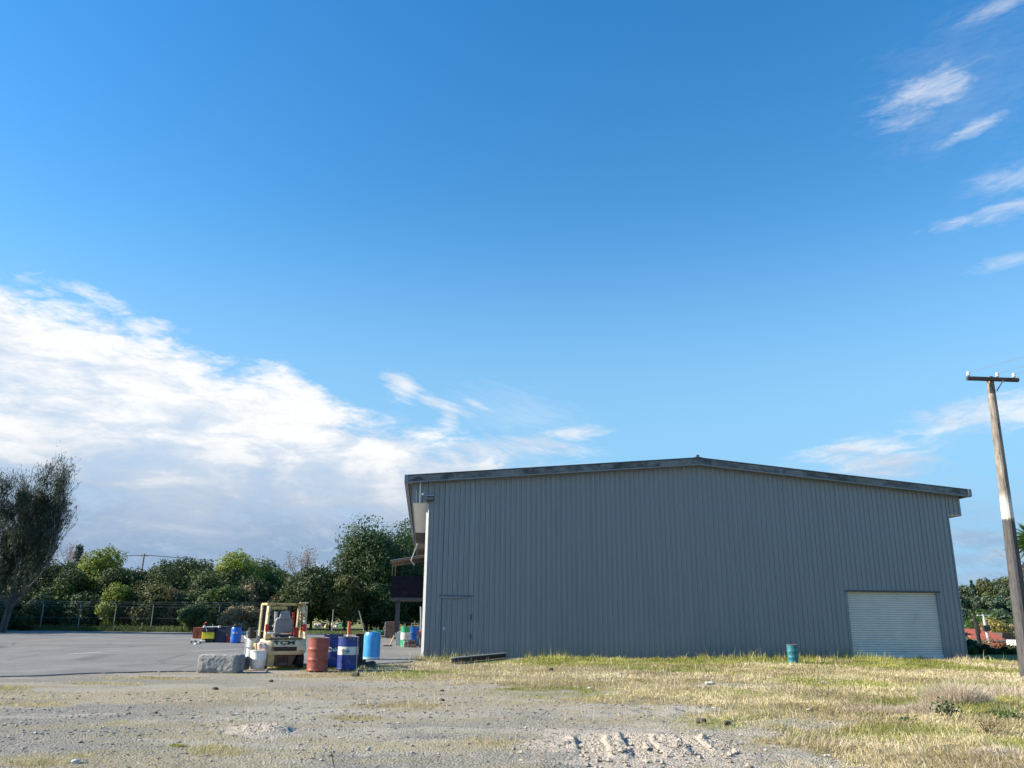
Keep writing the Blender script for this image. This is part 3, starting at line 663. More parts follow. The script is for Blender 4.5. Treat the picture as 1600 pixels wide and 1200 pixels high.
p = ground_at(343, 1052, 0)
blk(build_block('concrete_block', 'rough pale grey concrete block lying at the edge of the asphalt', 1.10, .62, .49, (p[0] - .08, p[1] + .3, -.02), -.05, stone, 3.1, .018, .10), cat='block')
p = ground_at(368, 1046, .03)
blk(build_block('kerb_stone', 'dark kerb stone half hidden behind the right end of the concrete block', .62, .25, .34, (p[0], p[1] + .12, .02), .1, mat('dark_stone', (.05, .055, .06), .9, 0, .3, 6), 7.7, .015, .03), cat='kerb stone')

# ---- forklift, seen from behind, turned a little to the left
yel = mat('worn_cream_yellow', (.68, .57, .36), .6, 0, .14, 4, (.36, .22, .10), .2, 5)
yel2 = mat('faded_yellow', (.52, .40, .16), .6, 0, .2, 5, (.22, .12, .05), .25, 5)
grimy = mat('grimy_steel', (.16, .10, .075), .75, .1, .4, 5, (.04, .035, .03), .3, 4)
seatm = mat('grey_vinyl', (.23, .24, .26), .55, 0, .12, 8)
lampm = mat('red_lamp', (.5, .015, .02), .2, 0, .1)
def build_forklift():
    p = ground_at(440.5, 1046, .01)
    RZ = .42
    t = thing('forklift', 'worn cream yellow forklift seen from behind with open overhead guard and grey seat', 'forklift', (p[0], p[1] + .15, .01), RZ)
    # counterweight: rounded plan, stepped underside
    def plan(w, y0, y1, r, n=6):
        pts = [(-w, y1), (-w, y0 + r)]
        for k in range(1, n + 1): a = math.pi + k * math.pi / 2 / n; pts.append((-w + r + r * math.cos(a), y0 + r * .62 + r * .62 * math.sin(a) if False else y0 + r + r * math.sin(a)))
        for k in range(0, n + 1): a = 1.5 * math.pi + k * math.pi / 2 / n; pts.append((w - r + r * math.cos(a), y0 + r + r * math.sin(a)))
        pts.append((w, y1)); return pts
    cw = MB()
    lay = [(.56, .0, .30, .44), (.60, -.05, .30, .52), (.605, -.055, .30, .62), (.59, -.03, .29, .80), (.575, .0, .28, .90), (.53, .04, .25, .93)]
    vs, fs = [], []; n0 = None
    for w, y0, r, z in lay:
        pl = plan(w, y0, .75, r); n0 = len(pl); vs += [(x, y, z) for x, y in pl]
    for i in range(len(lay) - 1):
        for k in range(n0): k2 = (k + 1) % n0; fs.append((i * n0 + k, i * n0 + k2, (i + 1) * n0 + k2, (i + 1) * n0 + k))
    fs += [tuple(range(n0))[::-1], tuple((len(lay) - 1) * n0 + k for k in range(n0))]
    cwo = cw.add(vs, fs).build('counterweight', yel, t, 40)
    MB().box(-.30, .30, -.075, -.02, .565, .69).build('vent_slot', black, cwo)
    MB().prism([(-.36, .55), (-.30, .563), (-.30, .692), (-.36, .70)], -.068, -.03).build('slot_rim', yel2, cwo)
    MB().box(-.33, .33, -.082, -.03, .70, .722).build('slot_lip', yel, cwo)
    me = text_mesh('TCM', .175, .007)
    for v in me.vertices: v.co = Vector((v.co.x * 1.55 - .03, -.0385 + .12 * (v.co.y) * 1.0, .765 + v.co.y * .93))
    link('lettering', me, mat('rust_letter', (.07, .035, .025), .7, 0, .3, 9), cwo)
    MB().box(-.47, .47, -.02, .34, .932, .962).build('engine_deck', grimy, t)
    MB().box(-.43, .43, .0, .05, .963, .985).build('deck_lip', yel2, t)
    for x, s in ((-.18, .05), (.16, .07)): MB().lathe([(s, 0), (s * .9, .04), (s * .4, .05)], 10, (x, .12, .964)).build('tow_pin', M_galv, t, 40)
    # lower frame: left skirt, axle, steering wheels
    MB().prism([(-.46, .10), (-.27, .06), (-.25, .44), (-.44, .44)], .02, .30).build('frame_skirt', yel2, t, bevel=.02)
    MB().prism([(.12, .06), (.22, .08), (.34, .44), (.10, .44)], .10, .34).build('frame_skirt', grimy, t, bevel=.02)
    MB().box(-.25, .12, .14, .5, .10, .44).build('chassis', grimy, t, bevel=.02)
    MB().box(-.16, .06, .13, .139, .20, .36).build('radiator_grille', black, t)
    MB().tube([(-.52, .42, .26), (.52, .42, .26)], .06, 10).build('axle', M_dark, t, 40)
    def wheel(x, y, r, w):
        M = Matrix.Translation((x, y, r)) @ Matrix.Rotation(R(90), 4, 'Y')
        wh = MB().lathe([(r * .55, -w / 2), (r * .93, -w / 2), (r, -w / 2 + .03), (r, w / 2 - .03), (r * .93, w / 2), (r * .55, w / 2)], 28, M=M).build('wheel', tyre, t, 40)
        MB().lathe([(.02, -w / 2 + .02), (r * .52, -w / 2 + .01), (r * .56, -w / 2 - .004), (r * .56, w / 2 + .004), (r * .52, w / 2 - .01), (.02, w / 2 - .02)], 20, M=M).build('rim', yel2, wh, 40)
    for x in (-.47, .47): wheel(x, .42, .265, .18)
    for x in (-.50, .50): wheel(x, 1.75, .33, .24)
    MB().box(-.50, .50, .70, 1.42, .30, .46).build('side_frame', yel2, t, bevel=.02)
    MB().box(-.36, .36, .76, 1.40, .47, .90).build('engine_cover', yel, t, bevel=.03)
    MB().box(-.36, .36, 1.46, 1.52, .40, 1.10).build('dash_panel', yel2, t, bevel=.02)
    for sx in (-1, 1): MB().prism([(1.45, .50), (2.05, .50), (2.10, .66), (1.95, .74), (1.52, .74)], .40 * sx - .0, .60 * sx, 'x').build('fender', yel2, t, bevel=.015)
    # seat
    st = MB().box(-.24, .24, .62, 1.08, .964, 1.08).build('seat', seatm, t, bevel=.04)
    bp = MB().prism([(-.225, 1.06), (.225, 1.06), (.255, 1.16), (.24, 1.46), (.20, 1.545), (-.20, 1.545), (-.24, 1.46), (-.255, 1.16)], .50, .64, M=Matrix.Translation((0, .10, 0)) @ Matrix.Rotation(R(8), 4, 'X') @ Matrix.Translation((0, .10, -.02)))
    bp.build('backrest', seatm, t, bevel=.035)
    MB().box(-.25, .25, .30, .50, .985, 1.06).build('seat_base', black, t, bevel=.01)
    MB().prism([(-.155, 1.56), (.155, 1.56), (.12, 1.80), (.09, 1.83), (-.09, 1.83), (-.12, 1.80)], .42, .52).build('headrest', seatm, t, bevel=.025)
    # overhead guard
    def bar(a, b_, s=.038, m=yel2, nm='guard_post'): return MB().tube([a, b_], s, 4).build(nm, m, t)
    for sx in (-1, 1):
        bar((.535 * sx, .12, .93), (.47 * sx, .36, 2.03), .05, yel)
        bar((.52 * sx, 1.55, 1.0), (.52 * sx, 1.42, 2.05), .034, yel)
    bar((.58, .34, .80), (.545, .30, 2.0), .03, mat('pale_pipe', (.5, .45, .33), .6)); bar((.41, .22, .95), (.40, .34, 2.0), .035)
    gr = MB().box(-.53, .53, .30, .40, 2.0, 2.075).build('guard_roof', yel2, t, bevel=.01)
    MB().box(-.53, .53, 1.38, 1.46, 2.02, 2.09).build('guard_rail', yel2, gr)
    for sx in (-.49, .49): MB().box(sx - .04, sx + .04, .405, 1.375, 2.015, 2.085).build('guard_rail', yel2, gr)
    for k in range(6): MB().box(-.38 + k * .15, -.345 + k * .15, .405, 1.375, 2.03, 2.07).build('guard_bar', yel2, gr)
    MB().box(.36, .58, .26, .38, 2.078, 2.12).build('guard_plate', yel, gr)
    # lamps, extinguisher, wheel, levers
    for sx in (-1, 1):
        l = MB().box(.50 * sx - .05, .50 * sx + .05, .10, .15, 1.17, 1.40).build('tail_lamp', lampm, t, bevel=.015)
    MB().tube([(.30, .9, 1.0), (.30, .9, 1.78)], .035, 10).build('red_lever', lampm, t, 40)
    MB().tube([(.36, .55, .97), (.36, .55, 1.30)], .065, 12).build('extinguisher', lampm, t, 40)
    M = Matrix.Translation((-.02, 1.22, 1.34)) @ Matrix.Rotation(R(55), 4, 'X')
    sw = MB(); ring = [M @ Vector((.19 * math.cos(a), .19 * math.sin(a), 0)) for a in np.linspace(0, 2 * math.pi, 25)]
    swo = sw.tube(ring, .016, 6).build('steering_wheel', black, t, 40)
    MB().tube([(-.02, 1.22, 1.34), (-.02, 1.46, 1.0)], .03, 8).build('steering_column', black, t, 40)
    # mast
    ms = thing('x', None, None) if False else None
    for sx in (-1, 1):
        mo = MB().box(.36 * sx - .05, .36 * sx + .05, 2.12, 2.24, .12, 1.98).build('mast_rail', M_dark, t)
    for z in (.35, 1.1, 1.93): MB().box(-.31, .31, 2.15, 2.22, z - .05, z + .05).build('mast_cross', yel2, t)
    MB().tube([(0, 2.2, .3), (0, 2.2, 1.8)], .05, 10).build('lift_ram', M_galv, t, 40)
    MB().box(-.5, .5, 2.28, 2.33, .25, .42).build('fork_carriage', M_dark, t)
    for sx in (-.28, .28): MB().box(sx - .06, sx + .06, 2.335, 3.35, .06, .10).build('fork', M_dark, t)
    for sx in (-.10, .12): MB().tube([(sx, 2.14, .4), (sx * 1.3, 2.10, 1.2), (sx, 2.16, 1.9)], .018, 6).build('hydraulic_hose', black, t, 40)
    MB().tube([(.30, .35, 2.0), (.42, .30, 1.6), (.40, .26, 1.1)], .012, 6).build('cable', black, t)
    for z in (.95, 1.25, 1.55, 1.8): MB().box(-.45, .45, 2.34, 2.37, z - .02, z + .02).build('load_backrest', M_dark, t)
    for sx in (-.44, .44): MB().box(sx - .025, sx + .025, 2.335, 2.375, .42, 1.84).build('load_backrest', M_dark, t)
    MB().box(-.40, -.10, .64, .95, 1.085, 1.13).build('seat_cloth', mat('pale_blue_cloth', (.40, .48, .58), .9, 0, .15, 7), t, bevel=.02)
    MB().tube([(-.66, 2.0, .9), (-.66, 2.0, 1.25)], .12, 12).build('air_cleaner', black, t, 40)
    t.scale = (1.06, 1.0, .875)
    return t
build_forklift()
# cloth on the dashboard
p = None
# ---- white containers left of the forklift
pw = mat('dirty_white_plastic', (.80, .76, .70), .5, 0, .08, 5, (.55, .46, .36), .12, 4)
pg = mat('grey_white_plastic', (.52, .54, .54), .5, 0, .12, 5, (.32, .32, .30), .2, 4)
p = ground_at(399, 1046)
t = thing('plastic_tub', 'dirty white round plastic tub left of the forklift with rubbish bag on top', 'tub', (p[0] - .02, p[1] + .25, p[2])); t.scale = (.88, .88, .94)
MB().lathe([(.20, 0), (.215, .02), (.245, .26), (.252, .27), (.252, .30), (.248, .31), (.262, .50), (.275, .505), (.275, .535), (.25, .54), (.24, .50), (.05, .48)], 36).build('tub_body', pw, t, 40)
blk(build_block('rubbish_bag', 'crumpled pinkish white bag stuffed on top of the white tub', .26, .24, .20, (p[0] + .06, p[1] + .25, p[2] + .5), .3, mat('pink_white_bag', (.55, .42, .38), .6, 0, .2, 8), 2.2, .04, .07), cat='bag')
p = ground_at(396, 1040)
plastic_drum('tall grey white plastic drum behind the white tub', 0, 0, pg, 1.0, .20, loc=(p[0] - .26, p[1] + .45, p[2]))
t = thing('wire_cage', 'galvanised steel cage frame around the tall white drum', 'cage', (p[0] - .10, p[1] + .65, p[2]))
cg = MB()
for x in (-.30, .30):
    for y in (-.27, .27): cg.tube([(x, y, 0), (x, y, .98)], .014, 6)
for z in (.03, .5, .975):
    cg.tube([(-.3, -.27, z), (.3, -.27, z)], .012, 6); cg.tube([(-.3, .27, z), (.3, .27, z)], .012, 6); cg.tube([(-.3, -.27, z), (-.3, .27, z)], .012, 6); cg.tube([(.3, -.27, z), (.3, .27, z)], .012, 6)
cg.build('cage_frame', M_galv, t)
MB().box(.06, .29, .28, .29, .35, .95).build('cage_panel', M_galv, t)
p = ground_at(386, 1038)
t = thing('sack_truck', 'grey hand truck with bent handle leaning on the left of the white drum', 'hand truck', (p[0], p[1] + .1, p[2]), .9)
for sx in (-.14, .14): MB().tube([(sx, 0, .08), (sx, .05, .75), (sx * .9, .12, .82)], .018, 8).build('hand_truck_rail', M_galv, t, 40)
for z in (.2, .5, .72): MB().tube([(-.14, .01 + z * .05, z), (.14, .01 + z * .05, z)], .012, 6).build('cross_bar', M_galv, t, 40)
for sx in (-.19, .19): MB().lathe([(.03, -.03), (.09, -.03), (.1, 0), (.09, .03), (.03, .03)], 16, M=Matrix.Translation((sx, .05, .10)) @ Matrix.Rotation(R(90), 4, 'Y')).build('wheel', tyre, t, 40)
MB().box(-.16, .16, -.2, 0, .03, .045).build('toe_plate', M_galv, t)
for i, (x, y, s, l) in enumerate(((413, 1043, .13, 'brown broken stone by the left skirt of the forklift'), (419, 1041, .10, 'small pale broken stone beside the forklift wheel'), (417, 1050, .09, 'white chip of rubble at the grass edge below the forklift'))):
    p = ground_at(x, y); blk(build_block('rubble_stone', l, s, s * .8, s, (p[0], p[1], .02), i, mat('brown_stone', (.25, .16, .10), .9, 0, .3, 8) if i == 0 else stone, 4 + i * 3.3, .03, .02), cat='stone', group='rubble beside the forklift')

# ---- far group on the asphalt
p = ground_at(309, 1003)
t = thing('steel_crate', 'reddish brown steel crate on a white pallet left of the yellow tank', 'crate', (p[0], p[1] + .4, p[2]), .05)
MB().box(-.34, .34, -.35, .35, .16, .72).build('crate_body', mat('brown_red', (.22, .06, .03), .7, 0, .3, 6), t, bevel=.015)
for k in range(3): MB().box(-.30 + k * .25, -.12 + k * .25, -.36, -.351, .2, .68).build('crate_rib', MATS['brown_red'], t)
MB().box(-.36, .38, -.42, .35, .02, .15).build('crate_pallet', pw, t, bevel=.01)
MB().tube([(.14, -.1, .72), (.14, -.1, .93), (.22, -.1, .97)], .025, 8).build('crate_pipe', mat('red_paint', (.45, .03, .02), .5), t, 40)
p = ground_at(322.5, 1004)
t = thing('fuel_tank', 'bright yellow fuel tank with black lid and pipework on the asphalt', 'tank', (p[0], p[1] + .4, p[2]), .03); t.scale = (.95, 1, .88)
MB().box(-.32, .32, -.35, .35, .20, .58).build('tank_body', mat('bright_yellow', (.72, .58, .02), .5, 0, .12, 5, (.35, .22, .03), .1), t, bevel=.03)
MB().box(-.30, .30, -.33, .33, .0, .195).build('tank_base', black, t, bevel=.02)
MB().box(-.34, .34, -.37, .37, .585, .82).build('tank_lid', black, t, bevel=.03)
MB().tube([(-.30, -.36, .86), (.55, -.36, .88)], .028, 8).build('tank_pipe', whitep, t, 40)
for x in (-.22, .58): MB().lathe([(.02, -.06), (.07, -.05), (.075, .04), (.03, .06)], 12, (x, -.36, .88)).build('pipe_cap', whitep, t, 40)
MB().tube([(-.15, -.36, .85), (-.05, -.385, .62)], .016, 6).build('tank_hose', whitep, t)
MB().tube([(.12, -.1, .82), (.12, -.1, 1.02)], .016, 6).build('filler_rod', M_galv, t)
p = ground_at(341, 1004)
t = thing('plastic_bin', 'dark navy square bin standing between the yellow tank and red can', 'bin', (p[0], p[1] + .45, p[2]), -.04); t.scale = (.9, 1, .9)
MB().prism([(-.36, 0), (.36, 0), (.39, .8), (-.39, .8)], -.4, .4).build('bin_body', mat('navy_plastic', (.012, .016, .045), .5), t, bevel=.03)
MB().box(-.41, .41, -.42, .42, .805, .87).build('bin_lid', black, t, bevel=.02)
MB().box(-.3, .3, -.418, -.40, .5, .54).build('bin_handle', black, t)
p = ground_at(353.5, 1004)
t = thing('jerry_can', 'small red fuel can with pale cap beside the blue drum', 'fuel can', (p[0], p[1] + .12, p[2]))
MB().prism([(-.13, 0), (.13, 0), (.13, .26), (.05, .33), (-.13, .33)], -.09, .09).build('can_body', mat('can_red', (.42, .02, .02), .45), t, bevel=.02)
MB().tube([(-.07, 0, .33), (-.07, 0, .40)], .04, 10).build('can_cap', pw, t, 40)
MB().tube([(.0, 0, .36), (.10, 0, .30)], .016, 6).build('can_handle', MATS['can_red'], t)
d5 = plastic_drum('bright blue plastic drum with black cap at the end of the far group', 365, 1005, midblue, .80, .26, cap=black)
for a, s_ in ((-98, 'OIL'), (-65, 'B')): wrap_text(s_, .12, .263, .46, R(a), whitep, d5, .004)
wrap_text('II', .10, .261, .22, R(-140), whitep, d5, .004)
for i, (x, y, s) in enumerate(((302, 1005, .20), (306, 1007, .14), (312, 1005.5, .16), (317, 1004, .18))):
    p = ground_at(x, y, .03); blk(build_block('rubble_stone', 'pale broken rubble lying below the brown crate', s * 1.3, s, s * .75, (p[0], p[1], .02), i * 1.1, pw if i % 2 else stone, 9 + i * 2.1, .04, .03), cat='stone', group='pale rubble below the brown crate')
p = ground_at(381, 989)
t = thing('plank_stack', 'low stack of pale planks on the far edge of the asphalt', 'plank stack', (p[0], p[1], p[2]), .1)
for k in range(4): MB().box(-.9, .9 - .1 * k, -.5 + .26 * k, -.28 + .26 * k, .0, .06).build('plank', pg, t)
for k in range(3): MB().box(-.8, .5 - .1 * k, -.45 + .3 * k, -.22 + .3 * k, .064, .12).build('plank', whitep, t)

# ---- things by the side wall
ply = mat('brown_ply', (.24, .15, .11), .75, 0, .2, 6, (.15, .09, .07), .2)
p = ground_at(611.5, 997)
t = thing('plywood_crate', 'square brown plywood crate on dark skids near the landing column', 'crate', (p[0], p[1] + .4, p[2]), .12)
MB().box(-.44, .44, -.4, .4, .08, .98).build('crate_body', ply, t, bevel=.01)
for x in (-.3, 0, .3): MB().box(x - .06, x + .06, -.4, .4, 0, .075).build('skid', black, t)
MB().box(-.50, -.445, -.35, .35, .15, .95).build('crate_board', whitep, t)
for x in (-.40, .40): MB().box(x - .04, x + .04, -.42, -.402, .09, .97).build('crate_batten', ply, t)
p = ground_at(594, 996)
t = thing('pallet', 'low wooden pallet lying left of the plywood crate', 'pallet', (p[0], p[1] + .3, p[2]), .1)
for k in range(5): MB().box(-.6, .6, -.5 + k * .22, -.36 + k * .22, .10, .125).build('pallet_slat', pw, t)
for y in (-.45, 0, .45): MB().box(-.58, .58, y - .04, y + .04, .0, .098).build('pallet_bearer', M_wood, t)
blk(build_block('net_bundle', 'green bundle of netting heaped on the wooden pallet', .85, .6, .28, (p[0] - .1, p[1] + .3, p[2] + .125), .2, mat('net_green', (.03, .17, .09), .8, 0, .4, 12), 5.5, .09, .08), cat='netting')
GD = 'drums by the side wall'
gd = steel_drum('green steel drum with a white band and red dot by the side wall', 631.8, 1011, green, H=.93, R_=.23, hoops=False, band=(.33, .65, whitep), group=GD)
em = MB(); em.add([(.2275 * math.cos(R(-52) + .07 * math.cos(a) / .23), .2275 * math.sin(R(-52) + .07 * math.cos(a) / .23), .49 + .08 * math.sin(a)) for a in np.linspace(0, 2 * math.pi, 13)[:-1]], [tuple(range(12))])
em.build('emblem', mat('dot_red', (.30, .05, .03), .5), gd)
sb = mat('strong_blue', (.01, .11, .46), .42, 0, .15, 6, (.02, .07, .25), .12)
d6 = steel_drum('strong blue steel drum with white lettering beside the green drum', 644.5, 1009.5, sb, H=.92, R_=.29, hoops=True, group=GD, lidm=sb)
wrap_text('ble', .15, .295, .38, R(-140), whitep, d6, .006); wrap_text(': 0', .14, .295, .38, R(-48), whitep, d6, .004)
p = ground_at(644, 1012)
t = thing('motor_block', 'dark grimy pump motor on the ground in front of the strong blue drum', 'motor', (p[0], p[1] - .05, p[2]))
MB().box(-.2, .2, -.12, .12, .03, .18).build('motor_base', grimy, t, bevel=.02)
MB().tube([(-.16, 0, .23), (.16, 0, .23)], .11, 14).build('motor_body', M_dark, t, 40)
for x in (-.12, 0, .12): MB().lathe([(.1, -.01), (.125, -.01), (.125, .01), (.1, .01)], 14, M=Matrix.Translation((x, 0, .23)) @ Matrix.Rotation(R(90), 4, 'Y')).build('motor_fin', grimy, t, 40)
p = ground_at(634.5, 1011)
blk(build_block('rubble_stone', 'pale lump of rubble at the foot of the green drum', .22, .2, .28, (p[0], p[1] - .1, .02), .4, stone, 12.3, .03, .03), cat='stone')
p = ground_at(622, 1010)
t = thing('barrier_board', 'white plastic board propped up left of the green drum', 'board', (p[0], p[1] + .2, p[2]), .1)
MB().prism([(-.16, .05), (.42, .05), (.42, .74), (.1, .74), (-.16, .58)], .0, .07).build('board_panel', pg, t, bevel=.01)
MB().box(-.20, -.161, -.02, .09, .40, .62).build('board_edge', whitep, t)
MB().tube([(-.42, -.1, .0), (-.22, .02, .5)], .035, 6).build('prop', mat('pale_timber', (.50, .33, .20), .8), t)
MB().box(-.72, -.3, -.14, -.04, .0, .05).build('board_foot', M_dark, t)
p = ground_at(653.5, 1011)
t = thing('hose_reel', 'pinkish red hose reel on a stand beside the corner of the grey wall', 'hose reel', (p[0], p[1] + .3, p[2]))
MB().lathe([(.14, -.07), (.17, -.06), (.11, -.05), (.11, .05), (.17, .06), (.14, .07)], 22, M=Matrix.Translation((.07, 0, .58)) @ Matrix.Rotation(R(80), 4, 'X')).build('reel_drum', mat('reel_red', (.45, .13, .10), .6), t, 40)
MB().tube([(.05, 0, 0), (.05, 0, .5)], .03, 8).build('reel_stand', M_dark, t, 40)
MB().tube([(-.04, -.05, .56), (-.08, -.1, .3), (-.15, -.15, .06), (-.4, -.2, .02)], .02, 8).build('reel_hose', pg, t, 40)
# ---- in front of the shed
p = ground_at(1242.5, 1037, 0)
dd = steel_drum('small teal steel drum standing in the grass against the grey wall', 0, 0, teal, H=.64, R_=.19, hoops=True, loc=(p[0], p[1], -.02))
p0, p1 = G(706, 1037.5), G(790, 1028.5)
d = (p1 - p0); t = thing('steel_beam', 'dark steel beam lying at a slant in the grass below the grey wall', 'beam', (p0.x, p0.y, .03), math.atan2(d.y, d.x))
L = d.length
MB().box(0, L, -.10, .10, .145, .165).build('top_flange', M_flash, t); MB().box(0, L, -.015, .015, .02, .144).build('web', M_dark, t); MB().box(0, L, -.10, .10, 0, .019).build('bottom_flange', M_dark, t)

# ------------------------------------------------------------------ trees, shrubs, fence
def leaves_mesh(name, C, N, size, rg, m, aspect=.55, parent=None, var=None, droop=0.0, T0=None):
    """many small leaf-shaped faces: centres C, facing N"""
    n = len(C); N = N / (np.linalg.norm(N, axis=1, keepdims=True) + 1e-9)
    T = rg.normal(size=(n, 3)) if T0 is None else T0 + rg.normal(size=(n, 3)) * .35; T[:, 2] -= droop; T -= N * (T * N).sum(1, keepdims=True); T /= np.linalg.norm(T, axis=1, keepdims=True) + 1e-9
    B = np.cross(N, T); s = (size * rg.uniform(.6, 1.35, n))[:, None]
    V = np.stack([C - T * s * .5, C + B * s * .5 * aspect + N * s * .08, C + T * s * .5, C - B * s * .5 * aspect + N * s * .08], 1).reshape(-1, 3)
    me = np_mesh(name, V, np.arange(4 * n).reshape(-1, 4), 4)
    a = me.attributes.new('var', 'FLOAT', 'FACE'); a.data.foreach_set('value', (rg.random(n) if var is None else np.clip(var, 0, 1)).astype(np.float32))
    return link(name, me, m, parent)
def crown_points(w, h, zb, rg, n, lobes=16, kind='round', lobe_r=.30):
    """points over clumps of foliage inside an envelope w wide, h tall, base at zb"""
    cs, rs = [], []
    while len(cs) < lobes:
        u = rg.normal(size=3); u /= np.linalg.norm(u); k = rg.uniform(.35, .80)
        if kind == 'cone':
            t = rg.uniform(0, 1) ** 1.4; a = rg.uniform(0, 6.28); rad = (1 - t) * w * .40
            c = np.array([math.cos(a) * rad, math.sin(a) * rad, zb + h * (t * .9 + .05)]); r = w * (.30 * (1 - t) + .07) * rg.uniform(.7, 1.2)
        else:
            c = np.array([u[0] * k * w * .5, u[1] * k * w * .5, zb + h * (.5 + u[2] * k * .5)])
            taper = 1 - .35 * max(0, (c[2] - zb) / h - .5) * (2 if kind == 'pointed' else 1)
            c[:2] *= taper; r = min(w, h) * lobe_r * rg.uniform(.6, 1.25)
        cs.append(c); rs.append(r)
    cs = np.array(cs); rs = np.array(rs); p = rs ** 2 / (rs ** 2).sum(); i = rg.choice(lobes, n, p=p)
    u = rg.normal(size=(n, 3)); u /= np.linalg.norm(u, axis=1, keepdims=True); k = rg.uniform(.55, 1.0, n) ** .6 * (1 + .05 * rg.normal(size=n))
    k = k * (.62 + .72 * vnoise(u[:, 0] * 2.2 + i * 7.1, u[:, 1] * 2.2 + u[:, 2] * 3.1, 1.0, 5)); sq = np.array([1, 1, .85]); C = cs[i] + u * sq * (rs[i] * k)[:, None]
    N = u + rg.normal(size=(n, 3)) * .55
    v = .35 + .35 * rg.random(n) + (rg.random(lobes)[i] - .5) * .5
    ok = C[:, 2] > .05
    return C[ok], N[ok], v[ok], cs
def trunk_mb(h, r, lean=(0, 0), targets=(), rg=None):
    b = MB(); top = Vector((lean[0], lean[1], h)); P = [Vector((0, 0, -.3)), Vector((lean[0] * .2, lean[1] * .2, h * .35)), Vector((lean[0] * .6, lean[1] * .6, h * .7)), top]
    b.tube(P, [r * 1.25, r * .9, r * .7, r * .4], 7)
    for c in targets:
        s = P[2].lerp(P[1], random.random()); e = Vector(c); mid = s.lerp(e, .5) + Vector((0, 0, .12 * (e - s).length))
        b.tube([s, mid, e], [r * .42, r * .3, r * .1], 5)
    return b
bark = mat('bark', (.11, .085, .06), .9, 0, .35, 5, (.06, .05, .04), .3)
greybark = mat('grey_bark', (.20, .185, .165), .9, 0, .3, 5, (.10, .09, .08), .3)
LM = {k: leafmat('leaves_' + k, *v) for k, v in dict(
    dark=((.024, .05, .022), (.08, .135, .045), .3), mid=((.035, .075, .02), (.12, .185, .05), .3), bright=((.12, .17, .022), (.30, .36, .07), .35),
    olive=((.055, .07, .025), (.16, .18, .06), .3), blue=((.03, .06, .042), (.09, .14, .085), .25), tan=((.16, .125, .07), (.36, .29, .16), .3),
    grey=((.03, .045, .03), (.10, .12, .075), .25), rusty=((.20, .08, .04), (.36, .16, .08), .3), yellow=((.26, .21, .06), (.46, .39, .13), .3), shrub=((.022, .04, .016), (.085, .12, .04), .28),
    pine=((.05, .08, .05), (.13, .175, .095), .25)).items()}
TREEG = 'trees behind the chain link fence'
def tree(name, label, cat, cx, top, wpx, Y, leaf, seed, kind='round', n=9000, lobes=18, base=None, cb=.12, leafsize=.23, group=TREEG, lobe_r=.30, tr=.16):
    p = AT(cx, top, Y); z0 = HZ(p.x, Y) if base is None else base; H = p.z - z0; w = wpx / F * Y / .96
    rg = np.random.default_rng(seed); t = thing(name, label, cat, (p.x, Y, z0), 0, group)
    C, N, v, cs = crown_points(w, H * (1 - cb), H * cb, rg, int(n * 1.45), lobes, kind, lobe_r)
    leaves_mesh('crown', C, N, leafsize, rg, LM[leaf], parent=t, var=v)
    trunk_mb(H * (.9 if kind == 'cone' else .72), max(.08, tr * H / 8), (0, 0), [tuple(c) for c in cs[:7]] if kind != 'cone' else (), rg).build('trunk', bark, t, 60)
    return t
T_ = [
 ('conifer_tree', 'narrow dark green conifer with pointed top left of the yellow green tree', 126, 848, 64, 82, 'blue', 'cone', 14000, 46, .0),
 ('bushy_tree', 'bright yellow green bushy tree left of the distant power pole', 164, 858, 68, 74, 'bright', 'pointed', 14000, 30, .1),
 ('broadleaf_tree', 'rounded dark green tree just right of the distant power pole', 277, 865, 70, 80, 'dark', 'round', 12000, 26, .1),
 ('broadleaf_tree', 'flat topped dark green tree between two lighter green trees behind the fence', 322, 869, 60, 84, 'dark', 'round', 9000, 22, .1),
 ('bushy_tree', 'fresh green pointed tree rising behind the fence left of the forklift', 372, 858, 78, 76, 'bright', 'pointed', 15000, 34, .05),
 ('bushy_tree', 'mid green leafy tree low in front of the fresh green pointed tree', 318, 890, 70, 72, 'mid', 'round', 9000, 24, .02),
 ('broadleaf_tree', 'mid green rounded tree above the guard of the forklift', 415, 878, 66, 80, 'mid', 'round', 11000, 24, .08),
 ('broadleaf_tree', 'round dark olive tree standing behind the red drum', 493, 880, 94, 70, 'shrub', 'round', 15000, 34, .16),
 ('broadleaf_tree', 'tallest spreading dark green tree left of the warehouse', 580, 822, 112, 74, 'dark', 'round', 26000, 46, .16),
 ('broadleaf_tree', 'tall dark tree with crown showing beside the warehouse eave', 646, 798, 110, 82, 'dark', 'round', 24000, 40, .1),
 ('broadleaf_tree', 'light green tree lit from the left at the foot of the tallest tree', 544, 893, 48, 69, 'olive', 'round', 9000, 20, .1),
 ('broadleaf_tree', 'dark shaded tree filling the gap below the warehouse landing', 640, 880, 90, 76, 'dark', 'round', 14000, 28, .0),
 ('broadleaf_tree', 'dark shaded tree trunked low right of the tallest tree', 598, 905, 70, 72, 'dark', 'round', 12000, 26, .0),
]
for i, (nm, lb_, cx, top, w, Y, lf, kd, n, lo, cb) in enumerate(T_): tree(nm, lb_, 'tree', cx, top, w, Y, lf, 100 + i, kd, n, lo, None, cb)
